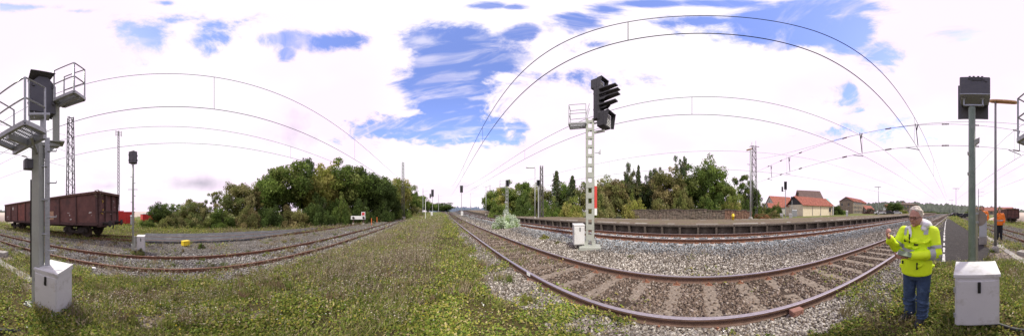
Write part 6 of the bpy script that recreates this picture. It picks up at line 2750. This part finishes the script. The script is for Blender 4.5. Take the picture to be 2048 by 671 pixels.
    for (f, ang) in ((fL, -.45), (fR, -.12)):
        mb = MB()
        dd = Vector((sin(ang), -cos(ang), 0))
        ell(mb, Vector((f[0], f[1], .045)) + dd * .06, (.050, .135, .05), 14, 8, (0, 0, ang))
        ell(mb, Vector((f[0], f[1] + .01, .075)), (.052, .065, .065), 12, 8)
        ell(mb, Vector((f[0], f[1], .018)) + dd * .055, (.052, .142, .022), 14, 6, (0, 0, ang))
        mb.v = [S(v) for v in mb.v]
        link_mesh('shoe', skin_to(remeshed(mb, .009, 2, 'shoe'), mShoe), t)
    return t


man = person('man with grey hair, glasses and yellow high visibility jacket standing beside the near track', 1835, 2.08, .0, True, 1.66, turn=-.3,
             arms=((-.265, -.10, 1.13), (-.272, -.255, 1.285), (.262, -.06, 1.085), (-.045, -.27, 1.075)))
# folded sheet in his hand
x, y = pol(1835, 2.08)
R = Matrix.Rotation(-az(1835), 3, 'Z')
pt = Vector((x, y, 0)) + R @ Vector((-.14, -.30, 1.125))
mb = MB()
mb.box((0, 0, 0), (.15, .08, .006), rx=.4, ry=.22)
mb.box((.004, .006, -.010), (.14, .075, .006), rx=.4, ry=.22)
o = mb.build('notepad', mPaper, None, loc=tuple(pt), rz=-az(1835))
tag(o, 'thin folded notepad held by the man in the yellow jacket', 'notepad')
person('worker in orange jacket and dark trousers standing behind the lamp post', 1999, 9.6, -.08, False, 1.84, arms=((-.27, .0, 1.08), (-.24, -.06, .86), (.27, .0, 1.08), (.22, -.12, .90)),
       jacket=mHiVisO, trousers=mDarkCloth, hairm=mHairD, voxel=.026, group='workers in orange', turn=.3)
person('worker in orange jacket whose head and shoulders show over the grey cabinet', 1965, 8.7, .03, False, 1.86, arms=((-.27, .0, 1.08), (-.2, -.15, .95), (.27, .0, 1.08), (.18, -.16, .95)),
       jacket=mHiVisO, trousers=mDarkCloth, hairm=mHairD, voxel=.026, group='workers in orange', turn=-.2)


# ================================================================== joined little pieces become parts of their own
def split_islands(names, limit=40):
    for o in list(bpy.data.objects):
        if o.type != 'MESH' or o.get('kind') or o.name.split('.')[0] not in names or o.parent is None or o.data.users > 1:
            continue
        bm = bmesh.new()
        bm.from_mesh(o.data)
        bm.verts.ensure_lookup_table()
        seen = {}
        comps = []
        for v in bm.verts:
            if v.index in seen:
                continue
            st = [v]
            comp = []
            seen[v.index] = len(comps)
            while st:
                u = st.pop()
                comp.append(u.index)
                for e in u.link_edges:
                    w = e.other_vert(u)
                    if w.index not in seen:
                        seen[w.index] = len(comps)
                        st.append(w)
            comps.append(comp)
        if len(comps) < 2 or len(comps) > limit:
            bm.free()
            continue
        V = [v.co.copy() for v in bm.verts]
        faces = {}
        for f in bm.faces:
            faces.setdefault(seen[f.verts[0].index], []).append([v.index for v in f.verts])
        mats = list(o.data.materials)
        bm.free()
        base = o.name.split('.')[0]
        first = True
        for ci, comp in enumerate(comps):
            mp = {vi: i for i, vi in enumerate(comp)}
            me = bpy.data.meshes.new(base)
            me.from_pydata([V[i] for i in comp], [], [[mp[i] for i in f] for f in faces.get(ci, [])])
            for m in mats:
                me.materials.append(m)
            if first:
                o.data = me
                first = False
            else:
                n = link_mesh(base, me, o.parent, o.location, o.rotation_euler)


split_islands({'stand', 'clamp', 'side_bracket', 'hinge_fittings', 'head_bracket', 'platform_bracket', 'top_spikes', 'window', 'cantilever', 'post_base', 'steady_arm', 'strut', 'offset_arm'})
